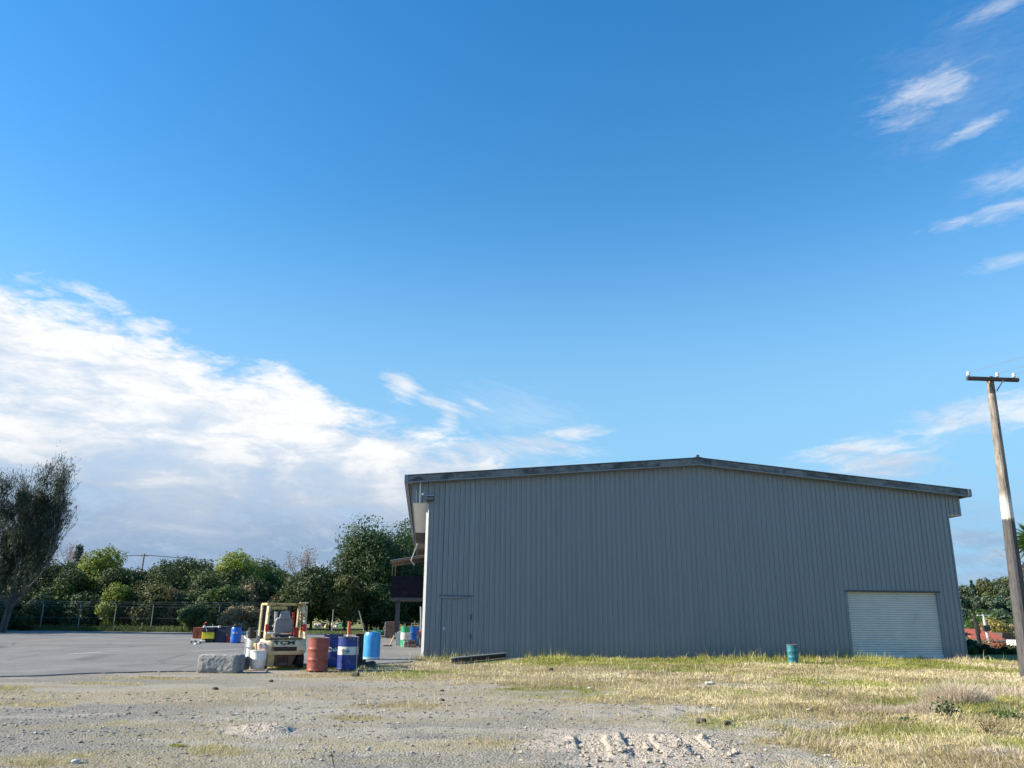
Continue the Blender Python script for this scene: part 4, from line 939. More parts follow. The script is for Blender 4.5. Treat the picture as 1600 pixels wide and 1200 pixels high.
# thicket of shrubs under the trees: a few shapes, copied
protos = []
def shrub(px, top, wpx, Y, leaf, seed, label, group, n=4500):
    return tree('shrub', label, 'shrub', px, top, wpx, Y, leaf, seed, 'round', n, 14, None, .0, .22, group, .34, .06)
SG = 'dark shrubs of the thicket behind the fence'; SL = 'dark green shrub in the shaded thicket behind the chain link fence'
k = 0
for px in range(-30, 470, 24):
    shrub(px, 898 + 16 * math.sin(px * .7) + (10 if px > 250 else 0), 52, 71 + (k % 3) * 2.2, ('shrub', 'dark', 'shrub')[k % 3], 300 + k, SL, SG); k += 1
for px in range(-40, 470, 34):
    shrub(px, 886 + 12 * math.sin(px * .37) + (8 if px > 200 else 0), 66, 75 + (k % 3), ('dark', 'shrub', 'mid')[k % 3], 360 + k, SL, SG, 6000); k += 1
for px, tp, w in ((92, 884, 60), (345, 880, 60), (438, 888, 60), (522, 884, 64), (205, 896, 50)):
    shrub(px, tp, w, 79 + (k % 3), ('shrub', 'dark')[k % 2], 380 + k, SL, SG, 6500); k += 1
for px in range(-18, 470, 30):
    shrub(px, 927 + 6 * math.sin(px * 1.3), 46, 69 + (k % 2), ('dark', 'shrub')[k % 2], 330 + k, SL, SG); k += 1
for i, (px, top, w, lf, lb_) in enumerate(((182, 908, 40, 'bright', 'light green shrub catching the sun below the yellow green tree'), (242, 915, 56, 'olive', 'olive shrub below the distant power pole'), (268, 905, 36, 'tan', 'brownish shrub with pale twigs right of the olive shrub'), (352, 905, 52, 'mid', 'mid green shrub behind the far drums'), (393, 912, 34, 'tan', 'tan twiggy shrub behind the fence post near the forklift'), (432, 925, 26, 'rusty', 'small rust orange shrub just behind the forklift guard'), (110, 912, 46, 'mid', 'mid green shrub at the foot of the conifer'), (300, 912, 46, 'olive', 'olive green shrub above the yellow tank'), (455, 925, 40, 'mid', 'leafy green shrub at the foot of the round olive tree'), (112, 893, 16, 'rusty', 'rust red shrub tip at the left edge of the yellow green tree'))):
    shrub(px, top, w, 68.2 + .3 * i, lf, 400 + i, lb_, 'lit shrubs behind the fence')
for i, (px, top, w, lf, lb_) in enumerate(((305, 942, 34, 'dark', 'feathery green bush in front of the fence behind the yellow tank'), (332, 957, 30, 'olive', 'low olive bush in front of the fence behind the navy bin'), (378, 948, 62, 'tan', 'dry tan bush in front of the fence left of the forklift'), (412, 968, 32, 'tan', 'low dry bush at the left of the forklift mast'), (350, 972, 50, 'shrub', 'low dark bush on the verge behind the blue drum'), (35, 962, 44, 'shrub', 'low dark bush at the foot of the bare tree'), (-2, 950, 46, 'shrub', 'dark bush at the left edge hiding the foot of the bare tree'))):
    shrub(px, top, w, 62.5 + .2 * i, lf, 430 + i, lb_, 'bushes on the verge', 5000)

# bare branching trees
def branching(base, h, rg, levels, spread, nchild, r0, up=.25, lean=(0, 0, 1), segs=3):
    segs_out, tips = [], []
    def grow(p, d, L, r, lv):
        pts = [p]; q = p
        for _ in range(segs):
            d = d + rg.normal(size=3) * .10 + np.array([0, 0, up * .25]); d = d / np.linalg.norm(d); q = q + d * L / segs; pts.append(q)
        segs_out.append((pts, r, r * .6))
        if lv == 0: tips.append((q, d)); return
        for k in range(nchild if lv > 1 else nchild + 1):
            a = rg.normal(size=3); a -= d * (a @ d); a /= np.linalg.norm(a); nd = d * math.cos(spread) + a * math.sin(spread) * rg.uniform(.6, 1.3)
            t = rg.integers(1, segs + 1); grow(pts[t] if k else q, nd / np.linalg.norm(nd), L * rg.uniform(.62, .85), r * .6, lv - 1)
        if lv < levels: tips.append((q, d))
    grow(np.array(base, float), np.array(lean, float), h, r0, levels); return segs_out, tips
def branch_mesh(segs, m, parent, name='trunk', n=4, rmin=.0):
    b = MB()
    for pts, ra_, rb_ in segs: b.tube(pts, list(np.maximum(np.linspace(ra_, rb_, len(pts)), rmin)), n, False)
    return b.build(name, m, parent)
def big_left_tree():
    Y = 58; p = AT(6, 985, Y); rg = np.random.default_rng(77); z0 = HZ(p.x, Y)
    t = thing('bare_tree', 'tall wispy grey green tree with bare fanning branches at the left edge', 'tree', (p.x, Y, z0))
    S_, tips = [], []
    for lean, h, lv in (((.25, 0, 1), 3.3, 5), ((.5, .1, .95), 2.9, 5), ((-.1, -.1, 1), 3.5, 5), ((.75, .05, .75), 2.7, 5), ((-.5, .1, .9), 3.0, 5), ((.1, .3, 1), 3.3, 5), ((1.0, 0, .8), 3.3, 5), ((.9, -.2, .5), 2.9, 5), ((-.7, .2, .6), 2.6, 5)):
        s_, tp = branching((0, 0, 1.0 + rg.random()), h, rg, lv, .40, 2, .11, .55, np.array(lean) / np.linalg.norm(lean)); S_ += s_; tips += tp
    S_.append(([np.array([-.25, 0, -.3]), np.array([-.1, 0, 1.0]), np.array([.15, 0, 2.6])], .30, .18))
    S_.append(([np.array([.05, 0, -.2]), np.array([.3, 0, 1.6]), np.array([.5, 0, 3.2])], .16, .09))
    branch_mesh(S_, mat('dark_grey_bark', (.085, .08, .072), .9, 0, .3, 5), t, rmin=.013)
    P = np.array([q for q, d in tips]); D = np.array([d for q, d in tips])
    # leaves thick in the upper left of the crown, few on the right-hand limbs
    prob = np.clip(.95 - .24 * (P[:, 0] - .9) - .05 * np.abs(P[:, 2] - 7.0), .0, 1); i = rg.choice(len(P), 60000, p=prob / prob.sum())
    C = P[i] + rg.normal(size=(len(i), 3)) * .32 - D[i] * rg.uniform(0, .9, len(i))[:, None]
    leaves_mesh('crown', C, rg.normal(size=(len(i), 3)), .36, rg, LM['grey'], .13, t, T0=D[i])
    t.scale = (.74, .80, .93)
big_left_tree()
twig = mat('pinkish_twigs', (.26, .19, .17), .9, 0, .25, 4)
def bare_tree(label, px, top, Y, seed, wide=.38, n=2, lv=5, lf=None):
    p = AT(px, top, Y); z0 = HZ(p.x, Y); H = p.z - z0; rg = np.random.default_rng(seed)
    t = thing('bare_tree', label, 'tree', (p.x, Y, z0), 0, TREEG); s_, tp = branching((0, 0, 0), H * .36, rg, lv, wide, n, H * .011, .8)
    zm = max(q[0][-1][2] for q in s_); t.scale = (1, 1, H / zm)
    branch_mesh(s_, twig, t)
    if lf:
        P = np.array([q for q, d in tp]); i = rg.integers(0, len(P), 900); leaves_mesh('crown', P[i] + rg.normal(size=(900, 3)) * .25, rg.normal(size=(900, 3)), .16, rg, LM[lf], .5, t)
for px_, tp_, w_, n_ in ((-10, 868, 90, 9000), (38, 876, 80, 9000), (82, 884, 70, 8000)): tree('broadleaf_tree', 'dark shaded tree in the mass behind the wispy bare tree', 'tree', px_, tp_, w_, 79, 'shrub', 250 + px_, 'round', n_, 22, None, .0, .26, 'dark trees at the left edge')
bare_tree('leafless pinkish tree between the green tree and the round olive tree', 486, 858, 80, 7, .34, 3, 4, 'tan')
bare_tree('leafless tree with few leaves left of the pinkish bare tree', 456, 880, 84, 9, .45, 3, 4)
bare_tree('leafless purple grey tree left of the conifer', 106, 846, 84, 12, .34, 3, 4, 'rusty')
bare_tree('sparse bare tree top behind the flat topped dark tree', 300, 866, 92, 15, .4, 3, 4)

def fence():
    posts = [(-40, 950), (12, 945), (69, 940), (128, 938), (183, 938), (241, 938), (292, 939), (344, 941), (391, 942), (440, 944)]
    p0 = AT(posts[0][0], 960, 66.0); t = thing('chain_link_fence', 'tall chain link fence with crank topped grey posts in front of the thicket', 'fence', (0, 0, 0))
    tops = []
    for i, (px, py) in enumerate(posts):
        q = AT(px, py, 65.5); z0 = HZ(q.x, 65.5); zt = 2.22
        MB().tube([(q.x, 65.5, z0 - .1), (q.x + .01, 65.5, zt - .32), (q.x - .05, 65.42, zt - .15), (q.x - .24, 65.25, zt + .02)], [.036, .036, .032, .026], 6).build('fence_post', mat('concrete_post', (.26, .26, .25), .8, 0, .2, 6), t, 50); tops.append(q.x)
    w = MB()
    for a, b in zip(tops[:-1], tops[1:]):
        for z in (.15, 1.0, 1.85, 2.05, 2.2): w.tube([(a, 65.5 - (.15 if z > 1.9 else 0), z), ((a + b) / 2, 65.5 - (.15 if z > 1.9 else 0), z - .02), (b, 65.5 - (.15 if z > 1.9 else 0), z)],   .005, 3, False)
    w.build('strand_wire', M_galv, t)
    V, Fq = [], []
    x0, x1, h = tops[0], tops[-1], 1.8
    for k in np.arange(x0 - h, x1, .16):
        for s in (1, -1):
            a, b = (k, k + h) if s > 0 else (k + h, k)
            za, zb = .05, .05 + h; lo, hi = max(min(a, b), x0), min(max(a, b), x1)
            if hi <= lo: continue
            f = lambda x: za + (x - a) / (b - a) * h
            i0 = len(V); V += [(lo, 65.51, f(lo)), (lo, 65.51, f(lo) + .008), (hi, 65.51, f(hi) + .008), (hi, 65.51, f(hi))]; Fq.append((i0, i0 + 1, i0 + 2, i0 + 3))
    link('chain_link_mesh', np_mesh('chain_link_mesh', np.array(V), np.array(Fq)), mat('dull_mesh', (.05, .055, .055), .7, .1), t)
fence()
for px, py, pb, ln, lb_ in ((521, 952, 979, 0, 'thin upright grey stake in front of the round olive tree'), (561, 954, 981, .28, 'thin leaning grey stake at the foot of the tallest tree')):
    q = AT(px, py, 66); z0 = HZ(q.x, 66)
    tag(MB().tube([(q.x + ln * 2.0, 66, z0 - .1), (q.x + ln * 1.0, 66, q.z * .5), (q.x, 66, q.z)], [.05, .045, .035], 6).build('stake', mat('concrete_post', (.36, .36, .35)), None, 50), lb_, 'stake', 'stakes at the tree line')
for i, (px, py, s, m_, lb_) in enumerate(((497, 981, .5, pw, 'white sack of rubbish left in the row at the tree line'), (503, 979, .55, mat('brown_sack', (.22, .15, .09), .8), 'brown heap of sacking in the row at the tree line'), (511, 981, .42, mat('cream_box', (.55, .45, .25), .7), 'cream block beside the thin upright stake'), (522, 981, .55, pw, 'white slab right of the thin upright stake'), (536, 980, .6, mat('net_green', (.03, .17, .09)), 'green bundle behind the orange bollard'))):
    q = G(px, py, 0); blk(build_block('rubbish_sack', lb_, s * 1.3, s, s * .8, (q.x, q.y, HZ(q.x, q.y) - .02), i, m_, 20 + i * 2.7, .07, .06), cat='sack', group='dumped rubbish at the tree line')

# distant power pole and rooftop on the left
def small_pole(label, px, top, Y, H, arm=1.8, lean=0):
    q = AT(px, top, Y); t = thing('power_pole', label, 'power pole', (q.x, Y, q.z - H))
    MB().tube([(0, 0, 0), (lean, 0, H)], [.16, .11], 8).build('pole', M_wood, t, 50); MB().box(lean - arm / 2, lean + arm / 2, -.06, .06, H - .35, H - .22).build('crossarm', M_wood, t)
    for x in (-arm * .42, arm * .42): MB().lathe([(.05, 0), (.06, .05), (.03, .14)], 8, (lean + x, 0, H - .22)).build('insulator', whitep, t, 40)
    return t, q
t, q = small_pole('distant wooden power pole with wires above the thicket', 223, 865, 120, 9.5, 1.2, .25)
w = MB()
for sx, zz in ((-.5, -.2), (.5, -.2), (-.1, -2.6)):
    for x1, dz in ((-26, .2), (22, -1.6)): w.tube([(sx + .25, 0, 9.5 + zz), (x1 * .5, .5, 9.5 + zz - .7), (x1, 1, 9.5 + zz + dz)], .022, 4, False)
w.build('wire', M_dark, t)
q = AT(222, 893, 130)
t = thing('distant_house', 'pale long low roof just showing behind the trees by the distant pole', 'house', (q.x, 130, HZ(q.x, 130)))
hh = q.z - HZ(q.x, 130); MB().box(-4, 4, 0, 6, 0, hh - 1.0).build('wall', pw, t); MB().prism([(-4.4, hh - 1.0), (4.4, hh - 1.0), (3.2, hh), (-3.2, hh)], -.5, 6.5).build('roof', mat('grey_roof', (.4, .39, .38), .7), t)
# trees past the left edge, whose shade lies over the verge and the yard
for i, (X, Y, H, w) in enumerate(((-51, 59, 13, 9), (-57, 56, 14, 10), (-50, 63, 12, 8), (-63, 61, 15, 11), (-44, 34, 13, 6), (-52, 38.5, 15, 7))):
    rg = np.random.default_rng(700 + i); t = thing('broadleaf_tree', 'dark leafy tree beyond the left edge shading the verge', 'tree', (X, Y, 0), 0, 'trees beyond the left edge')
    C, N, v, cs = crown_points(w, H * .9, H * .1, rg, 7000, 22); leaves_mesh('crown', C, N, .42, rg, LM['dark'], parent=t, var=v); trunk_mb(H * .7, .28, (0, 0), [tuple(c) for c in cs[:5]], rg).build('trunk', bark, t, 60)

# ------------------------------------------------------------------ right-hand side
def power_pole():
    Y = 24.0; b = AT(1606, 1050, Y); top = AT(1546, 589, Y); z0 = HZ(b.x, Y)
    t = thing('power_pole', 'tall leaning grey utility pole with crossarm and three insulators right of the warehouse', 'power pole', (b.x, Y, z0))
    T = Vector((top.x - b.x, 0, top.z - z0)); pm, pt, pb = newmat('pole_surface'); co = coords(pt)
    sp = pt.nodes.new('ShaderNodeSeparateXYZ'); pt.links.new(co.o, sp.inputs[0]); x, y, z = (S(pt, o) for o in sp.outputs)
    n = noise(pt, xyz(pt, x * 5, y * 5, z * .9), 2.2, 6, .7, .3); n2 = noise(pt, xyz(pt, x * 2, y * 2, z * .5), 1.5, 4, .6)
    col = mixc(pt, n.sstep(.32, .66), (.10, .085, .072), (.31, .275, .235)); col = mixc(pt, n2.sstep(.55, .7) * .6, col, (.36, .33, .30))
    bare = z.sstep(4.38, 4.44) * (1.0 - (z + n * .5).sstep(5.0, 5.5))
    col = mixc(pt, bare, col, mixc(pt, n, (.55, .50, .46), (.72, .68, .64)))
    low_dark = 1.0 - (z + (x * .25)).sstep(4.34, 4.40); col = mixc(pt, low_dark, col, mixc(pt, n.sstep(.3, .7), (.035, .034, .036), (.10, .095, .095)))  # lower part of the pole coloured darker, below a slightly slanting edge
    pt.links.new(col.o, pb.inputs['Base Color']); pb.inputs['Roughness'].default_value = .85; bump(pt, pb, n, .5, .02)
    vs, fs = [], []; K = 14
    for k in range(K + 1):
        f = k / K; hw = .185 * (1 - f) + .088 * f; c = T * f - Vector((0, 0, .3 * (1 - f))); ch = hw * .35; a0 = .45
        for px_, py_ in ((-hw, -hw + ch), (-hw + ch, -hw), (hw - ch, -hw), (hw, -hw + ch), (hw, hw - ch), (hw - ch, hw), (-hw + ch, hw), (-hw, hw - ch)):
            vs.append(c + Vector((px_ * math.cos(a0) - py_ * math.sin(a0), px_ * math.sin(a0) + py_ * math.cos(a0), 0)))
        if k: fs += [((k - 1) * 8 + j, (k - 1) * 8 + (j + 1) % 8, k * 8 + (j + 1) % 8, k * 8 + j) for j in range(8)]
    fs.append(tuple(K * 8 + j for j in range(8)))
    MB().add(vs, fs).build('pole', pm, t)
    arm = mat('arm_timber', (.05, .035, .03), .7, 0, .3, 6)
    h = T.z; tx = T.x; M = Matrix.Translation((tx, -.16, h - .12)) @ Matrix.Rotation(R(1.6), 4, 'Y')
    ca = MB().box(-.80, .78, -.055, .055, -.055, .055, M).build('crossarm', arm, t, bevel=.008)
    por = mat('porcelain', (.62, .60, .60), .18, 0, .08, 4)
    ends = []
    for x in (-.74, .15, .66):
        c = M @ Vector((x, 0, .055)); MB().lathe([(.012, -.01), (.012, .03), (.05, .035), (.058, .06), (.035, .085), (.05, .10), (.05, .135), (.025, .165)], 16, tuple(c)).build('insulator', por, t, 40); ends.append(c + Vector((0, 0, .12)))
    for s in (-1, 1): MB().tube([M @ Vector((.27 * s, -.07, -.04)), Vector((tx + .02 * s + .03, -.17, h - .50))], .016, 4).build('brace', M_dark, t)
    w = MB()
    for e, (dx, dz) in zip(ends, ((9, 1.2), (8.5, 1.2), (8.5, 1.2))):
        w.tube([e, e + Vector((dx * .5, -8.5, dz * .5 - .30)), e + Vector((dx, -17, dz))], .006, 4, False)
    w.build('wire', mat('bright_wire', (.5, .5, .5), .4, .6, .05), t)
power_pole()
def cabbage_tree():
    p = AT(1624, 1046, 26.5); z0 = HZ(p.x, 26.5); rg = np.random.default_rng(21); c = AT(1622, 850, 26.5)
    t = thing('cabbage_tree', 'cabbage tree with green sword leaves and dark trunk behind the leaning pole', 'tree', (p.x, 26.5, z0))
    cz = c.z - z0; cx = c.x - p.x
    MB().tube([(0, 0, -.2), (-.05, 0, 1.5), (0, 0, 3.0), (cx, 0, cz)], [.30, .26, .24, .2], 12).build('trunk', mat('dark_bark', (.045, .036, .03), .95, 0, .4, 7, (.10, .08, .06), .2), t, 60)
    n = 420; u = rg.normal(size=(n, 3)); u[:, 2] = np.abs(u[:, 2]) * .8 - .25; u /= np.linalg.norm(u, axis=1, keepdims=True); L = rg.uniform(.6, 1.0, n)
    side = np.cross(u, rg.normal(size=(n, 3))); side /= np.linalg.norm(side, axis=1, keepdims=True); b0 = np.array([cx, 0, cz]) + u * .05
    m1 = b0 + u * (L * .55)[:, None]; m2 = b0 + u * L[:, None] - np.array([0, 0, 1]) * (L * .16)[:, None]; wd = .028
    V = np.stack([b0 - side * wd * .6, b0 + side * wd * .6, m1 + side * wd, m1 - side * wd, m2 + side * .003, m2 - side * .003], 1).reshape(-1, 3); k = np.arange(n)[:, None] * 6
    me = np_mesh('crown', V, np.concatenate([k + [0, 1, 2, 3], k + [3, 2, 4, 5]], 0)); a = me.attributes.new('var', 'FLOAT', 'FACE'); a.data.foreach_set('value', np.tile(rg.random(n), 2).astype(np.float32)); link('crown', me, leafmat('sword_leaves', (.04, .09, .02), (.12, .20, .05), .25), t)
    S_ = []
    for zt in (2.9, 3.3, 3.7, 2.4, 3.9):
        s_, tp = branching((0, -.1, zt), .42, rg, 3, .5, 2, .014, .15, np.array((-1, -.3, .05 + .2 * rg.normal())) / 1.05); S_ += s_
    branch_mesh(S_, mat('pale_dead_twigs', (.40, .30, .22), .9), t, 'dead_flower_stalk')
cabbage_tree()

# wooded hill, house, cars
HG = 'trees on the distant hill'
hill = [(1478, 914, 40, 262, 'pine'), (1503, 912, 34, 255, 'pine'), (1517, 905, 16, 250, 'blue'), (1533, 908, 44, 260, 'olive'), (1556, 912, 40, 258, 'pine'), (1578, 900, 50, 264, 'olive'), (1598, 908, 44, 258, 'pine'), (1625, 905, 50, 262, 'pine'),
        (1490, 928, 40, 235, 'blue'), (1512, 930, 40, 238, 'pine'), (1540, 932, 46, 232, 'pine'), (1566, 930, 44, 236, 'blue'), (1592, 930, 44, 230, 'blue'), (1500, 948, 46, 205, 'pine'), (1530, 952, 46, 200, 'mid'), (1562, 950, 46, 204, 'blue'), (1592, 955, 46, 200, 'dark'), (1618, 945, 46, 210, 'dark')]
for i, (px, top, w, Y, lf) in enumerate(hill):
    tree('conifer_tree' if w < 20 else 'broadleaf_tree', 'narrow dark conifer spire on the skyline of the distant hill' if w < 20 else 'tree in the wood covering the distant hill right of the warehouse', 'tree', px, top, w, Y, lf, 500 + i, 'cone' if w < 20 else 'round', 3500, 22, None if Y > 215 else AT(px, top, Y).z - 9.5, .0, .75, HG if w >= 20 else None)
for i, (px, top, w, Y, lf, lb_) in enumerate(((1555, 967, 44, 150, 'yellow', 'yellow autumn tree above the red roofed house'), (1585, 962, 34, 155, 'tan', 'thin brownish tree right of the yellow tree'), (1500, 975, 26, 150, 'mid', 'green tree left of the red roofed house'), (1520, 962, 46, 165, 'mid', 'mid green tree behind the red roof'), (1590, 985, 30, 120, 'shrub', 'dark bush right of the dark roofed wing'))):
    tree('broadleaf_tree', lb_, 'tree', px, top, w, Y, lf, 540 + i, 'round', 4000, 16, AT(px, top, Y).z - 6.5, .0, .45, 'trees around the house')
def far_house():
    Y = 130; q = AT(1542, 983, Y); k = Y / F / .96; z0 = -4.55; zr = q.z - z0; ze = zr - 14 * k
    t = thing('house', 'low cream house with orange red tiled roof beyond the warehouse', 'house', (q.x, Y, z0), .05)
    X = lambda px: (px - 1542) * k
    MB().box(X(1512), X(1563), 0, 7, 0, ze).build('wall', mat('cream_wall', (.55, .48, .38), .8), t)
    rr = mat('red_tiles', (.40, .10, .055), .75, 0, .2, 3)
    MB().add([(X(1517), -.5, ze), (X(1565), -.5, ze), (X(1559), 3.5, zr), (X(1521), 3.5, zr), (X(1565), 7.5, ze), (X(1517), 7.5, ze)], [(0, 1, 2, 3), (1, 4, 2), (4, 5, 3, 2), (5, 0, 3)]).build('roof', rr, t)
    MB().add([(X(1508), .0, ze + .02), (X(1516.8), .0, ze + .02), (X(1520.8), 3.5, zr), (X(1511), 3.5, zr), (X(1508), 7, ze + .02), (X(1516.8), 7, ze + .02)], [(0, 1, 2, 3), (3, 2, 5, 4), (0, 3, 4)]).build('dark_roof', mat('dark_tiles', (.09, .055, .05), .8), t)
    MB().box(X(1510), X(1566), -.58, -.52, ze - .22, ze - .01).build('fascia', whitep, t)
    MB().box(X(1506), X(1509), 1, 2, 0, zr + .25).build('chimney', MATS['cream_wall'], t)
    for a, b in ((1520, 1528), (1538, 1544), (1550, 1558)):
        w = MB().box(X(a), X(b), -.06, -.01, ze - 1.6, ze - .5).build('window', mat('window_dark', (.03, .035, .04), .15), t)
        MB().box(X(a) - .08, X(b) + .08, -.09, -.062, ze - 1.72, ze - 1.61).build('sill', whitep, w)
    MB().prism([(X(1563.5), ze - .3), (X(1590), ze - .3), (X(1578), zr - 5 * k), (X(1566), zr - 5 * k)], .3, 7).build('dark_roof', mat('dark_tiles', (.09, .055, .05)), t)
    MB().box(X(1563.3), X(1587), .6, 6.7, 0, ze - .32).build('wall', mat('brown_wall', (.13, .09, .07), .8), t)
far_house()
def car(label, px, Y, rz, body, scale=1.0):
    q = AT(px, 1010, Y); t = thing('parked_car', label, 'car', (q.x, Y, HZ(q.x, Y)), rz, 'cars parked beyond the warehouse'); t.scale = (scale,) * 3
    MB().prism([(-2.1, .28), (2.1, .28), (2.15, .55), (2.05, .78), (1.1, .90), (-1.75, .95), (-2.12, .85), (-2.15, .5)], -.84, .84).build('body', body, t, bevel=.06)
    cb = MB().add([(-1.75, -.78, .955), (1.05, -.78, .90), (.35, -.62, 1.42), (-1.2, -.62, 1.44), (-1.75, .78, .955), (1.05, .78, .90), (.35, .62, 1.42), (-1.2, .62, 1.44)], [(0, 1, 2, 3), (7, 6, 5, 4), (3, 2, 6, 7), (0, 3, 7, 4), (1, 5, 6, 2)]).build('cabin', body, t, bevel=.04)
    gl = mat('car_glass', (.06, .09, .11), .08, 0, .05, 2, None, 0, 1, 0)
    MB().add([(1.03, -.68, .945), (1.03, .68, .945), (.42, .55, 1.39), (.42, -.55, 1.39)], [(0, 1, 2, 3)]).build('windscreen', gl, t)
    MB().add([(-1.71, -.68, 1.0), (-1.71, .68, 1.0), (-1.28, .55, 1.39), (-1.28, -.55, 1.39)], [(0, 1, 2, 3)]).build('rear_window', gl, t)
    for s in (-1, 1): MB().add([(-1.45, .775 * s, .99), (.8, .775 * s, .97), (.25, .66 * s, 1.36), (-1.1, .66 * s, 1.37)], [(0, 1, 2, 3)]).build('side_window', gl, t)
    for x in (-1.3, 1.3):
        for s in (-1, 1):
            M = Matrix.Translation((x, .76 * s, .31)) @ Matrix.Rotation(R(90), 4, 'X'); w = MB().lathe([(.17, -.1), (.28, -.1), (.31, -.07), (.31, .07), (.28, .1), (.17, .1)], 20, M=M).build('wheel', tyre, t, 40)
            MB().lathe([(.02, -.09), (.165, -.105), (.165, .105), (.02, .09)], 16, M=M).build('rim', M_galv, w, 40)
    for s in (-.6, .6): MB().box(2.06, 2.14, s - .16, s + .16, .60, .74).build('headlight', whitep, t, bevel=.02); MB().box(-2.17, -2.09, s - .14, s + .14, .64, .80).build('tail_light', lampm, t, bevel=.02)
cb1, cb2 = mat('dark_blue_car_paint', (.02, .03, .045), .2, .3, .1, 2, None, 0, 1, 0), mat('black_car_paint', (.012, .013, .016), .2, .3, .1, 2, None, 0, 1, 0)
car('dark blue parked car with pale reflecting roof beyond the warehouse corner', 1537, 58, .25, cb1, .95)
car('black parked car right of the dark blue car beside the pole', 1574, 60, 2.5, cb2, .95)
q = AT(1531, 1020, 55); t = thing('bent_post', 'dark bent post with curved top rising from behind the dark blue car', 'post', (q.x, 55, HZ(q.x, 55))); zt = AT(1530, 955, 55).z - HZ(q.x, 55)
MB().tube([(.15, 0, 0), (.05, 0, zt * .55), (-.05, 0, zt * .92), (.08, 0, zt * 1.04), (.45, 0, zt * 1.16)], [.13, .12, .09, .07, .03], 8).build('post', mat('black_timber', (.018, .016, .015), .9, 0, .3, 6), t, 50)
MB().tube([(-.03, -.1, zt * .5), (.12, -.1, zt * .62), (.0, -.1, zt * .8)], .09, 6).build('climber', mat('black_timber', (.018, .016, .015)), t)
Y = 105; qa = AT(1536, 960, Y); t = thing('power_pole', 'distant pale concrete power pole in front of the red roofed house', 'power pole', (qa.x, Y, qa.z - 7))
MB().tube([(.5, 0, 0), (0, 0, 7)], [.24, .16], 8).build('pole', mat('pale_concrete', (.48, .48, .46), .8), t, 50); MB().box(-.75, .85, -.08, .08, 6.8, 6.95).build('crossarm', whitep, t); MB().box(-.3, .5, -.3, .1, 5.0, 5.7).build('transformer', M_dark, t, bevel=.05)
SGR = 'bushes at the foot of the slope'
for i, (px, top, w, Y, lf, lb_) in enumerate(((1516, 1004, 34, 44, 'dark', 'dark shaded bush right against the corner of the warehouse'), (1536, 1011, 44, 41, 'shrub', 'low dark bush in front of the parked dark blue car'), (1574, 1013, 50, 40, 'shrub', 'low dark bush in front of the parked black car'), (1556, 996, 44, 75, 'rusty', 'reddish brown hedge in front of the far house'), (1590, 1008, 34, 56, 'shrub', 'dark bush behind the foot of the leaning pole'), (1524, 1000, 40, 72, 'mid', 'green hedge below the far house'), (1556, 1018, 34, 38.5, 'dark', 'small dark bush between the two low bushes by the cars'), (1513, 1013, 26, 38, 'mid', 'small green bush at the foot of the warehouse corner'))):
    tree('bush', lb_, 'bush', px, top, w, Y, lf, 570 + i, 'round', 3500, 14, None, 0, .16, SGR, .34, .05)
q = AT(1588, 1001, 62); t = thing('trailer', 'small white trailer half hidden behind the leaning pole', 'trailer', (q.x, 62, HZ(q.x, 62))); zq = q.z - HZ(q.x, 62)
MB().box(-.36, .36, -.7, .7, .45, zq + .05).build('trailer_body', whitep, t, bevel=.05); MB().box(-.3, .3, -.71, -.705, zq - .25, zq + .1).build('window', mat('window_dark', (.03, .035, .04)), t)
for s in (-.45, .45): MB().lathe([(.1, -.08), (.3, -.08), (.3, .08), (.1, .08)], 16, M=Matrix.Translation((s, 0, .31)) @ Matrix.Rotation(R(90), 4, 'Y')).build('wheel', tyre, t, 40)

# ------------------------------------------------------------------ grass, stones, weeds
def blades(name, P, H, lean_az, lean, width, var, m, kind='stuff', parent=None):
    n = len(P); d = np.stack([np.cos(lean_az), np.sin(lean_az), np.zeros(n)], 1); s = np.stack([-np.sin(lean_az), np.cos(lean_az), np.zeros(n)], 1)
    rot = rng.uniform(0, 6.28, n); s2 = np.stack([np.cos(rot), np.sin(rot), np.zeros(n)], 1); s = s * .4 + s2; s /= np.linalg.norm(s, axis=1, keepdims=True)
    up = np.array([0, 0, 1.0]); m1 = P + up * (H * .55 * np.cos(lean * .5))[:, None] + d * (H * .55 * np.sin(lean * .5))[:, None]
    m2 = m1 + up * (H * .45 * np.cos(lean * 1.4))[:, None] + d * (H * .45 * np.sin(lean * 1.4))[:, None]; w = width[:, None] * .5
    V = np.stack([P - s * w, P + s * w, m1 + s * w * .8, m1 - s * w * .8, m2 + s * w * .15, m2 - s * w * .15], 1).reshape(-1, 3)
    k = np.arange(n)[:, None] * 6; me = np_mesh(name, V, np.concatenate([k + [0, 1, 2, 3], k + [3, 2, 4, 5]], 0))
    a = me.attributes.new('var', 'FLOAT', 'FACE'); a.data.foreach_set('value', np.tile(np.clip(var, 0, 1), 2).astype(np.float32))
    return link(name, me, m, parent)
GM = dict(dry=leafmat('dry_blades', (.30, .23, .105), (.72, .62, .37), .3), green=leafmat('green_blades', (.17, .19, .03), (.48, .48, .13), .4), pale=leafmat('pale_stalks', (.42, .34, .24), (.72, .62, .48), .2), verge=leafmat('verge_blades', (.05, .075, .02), (.16, .20, .06), .3))
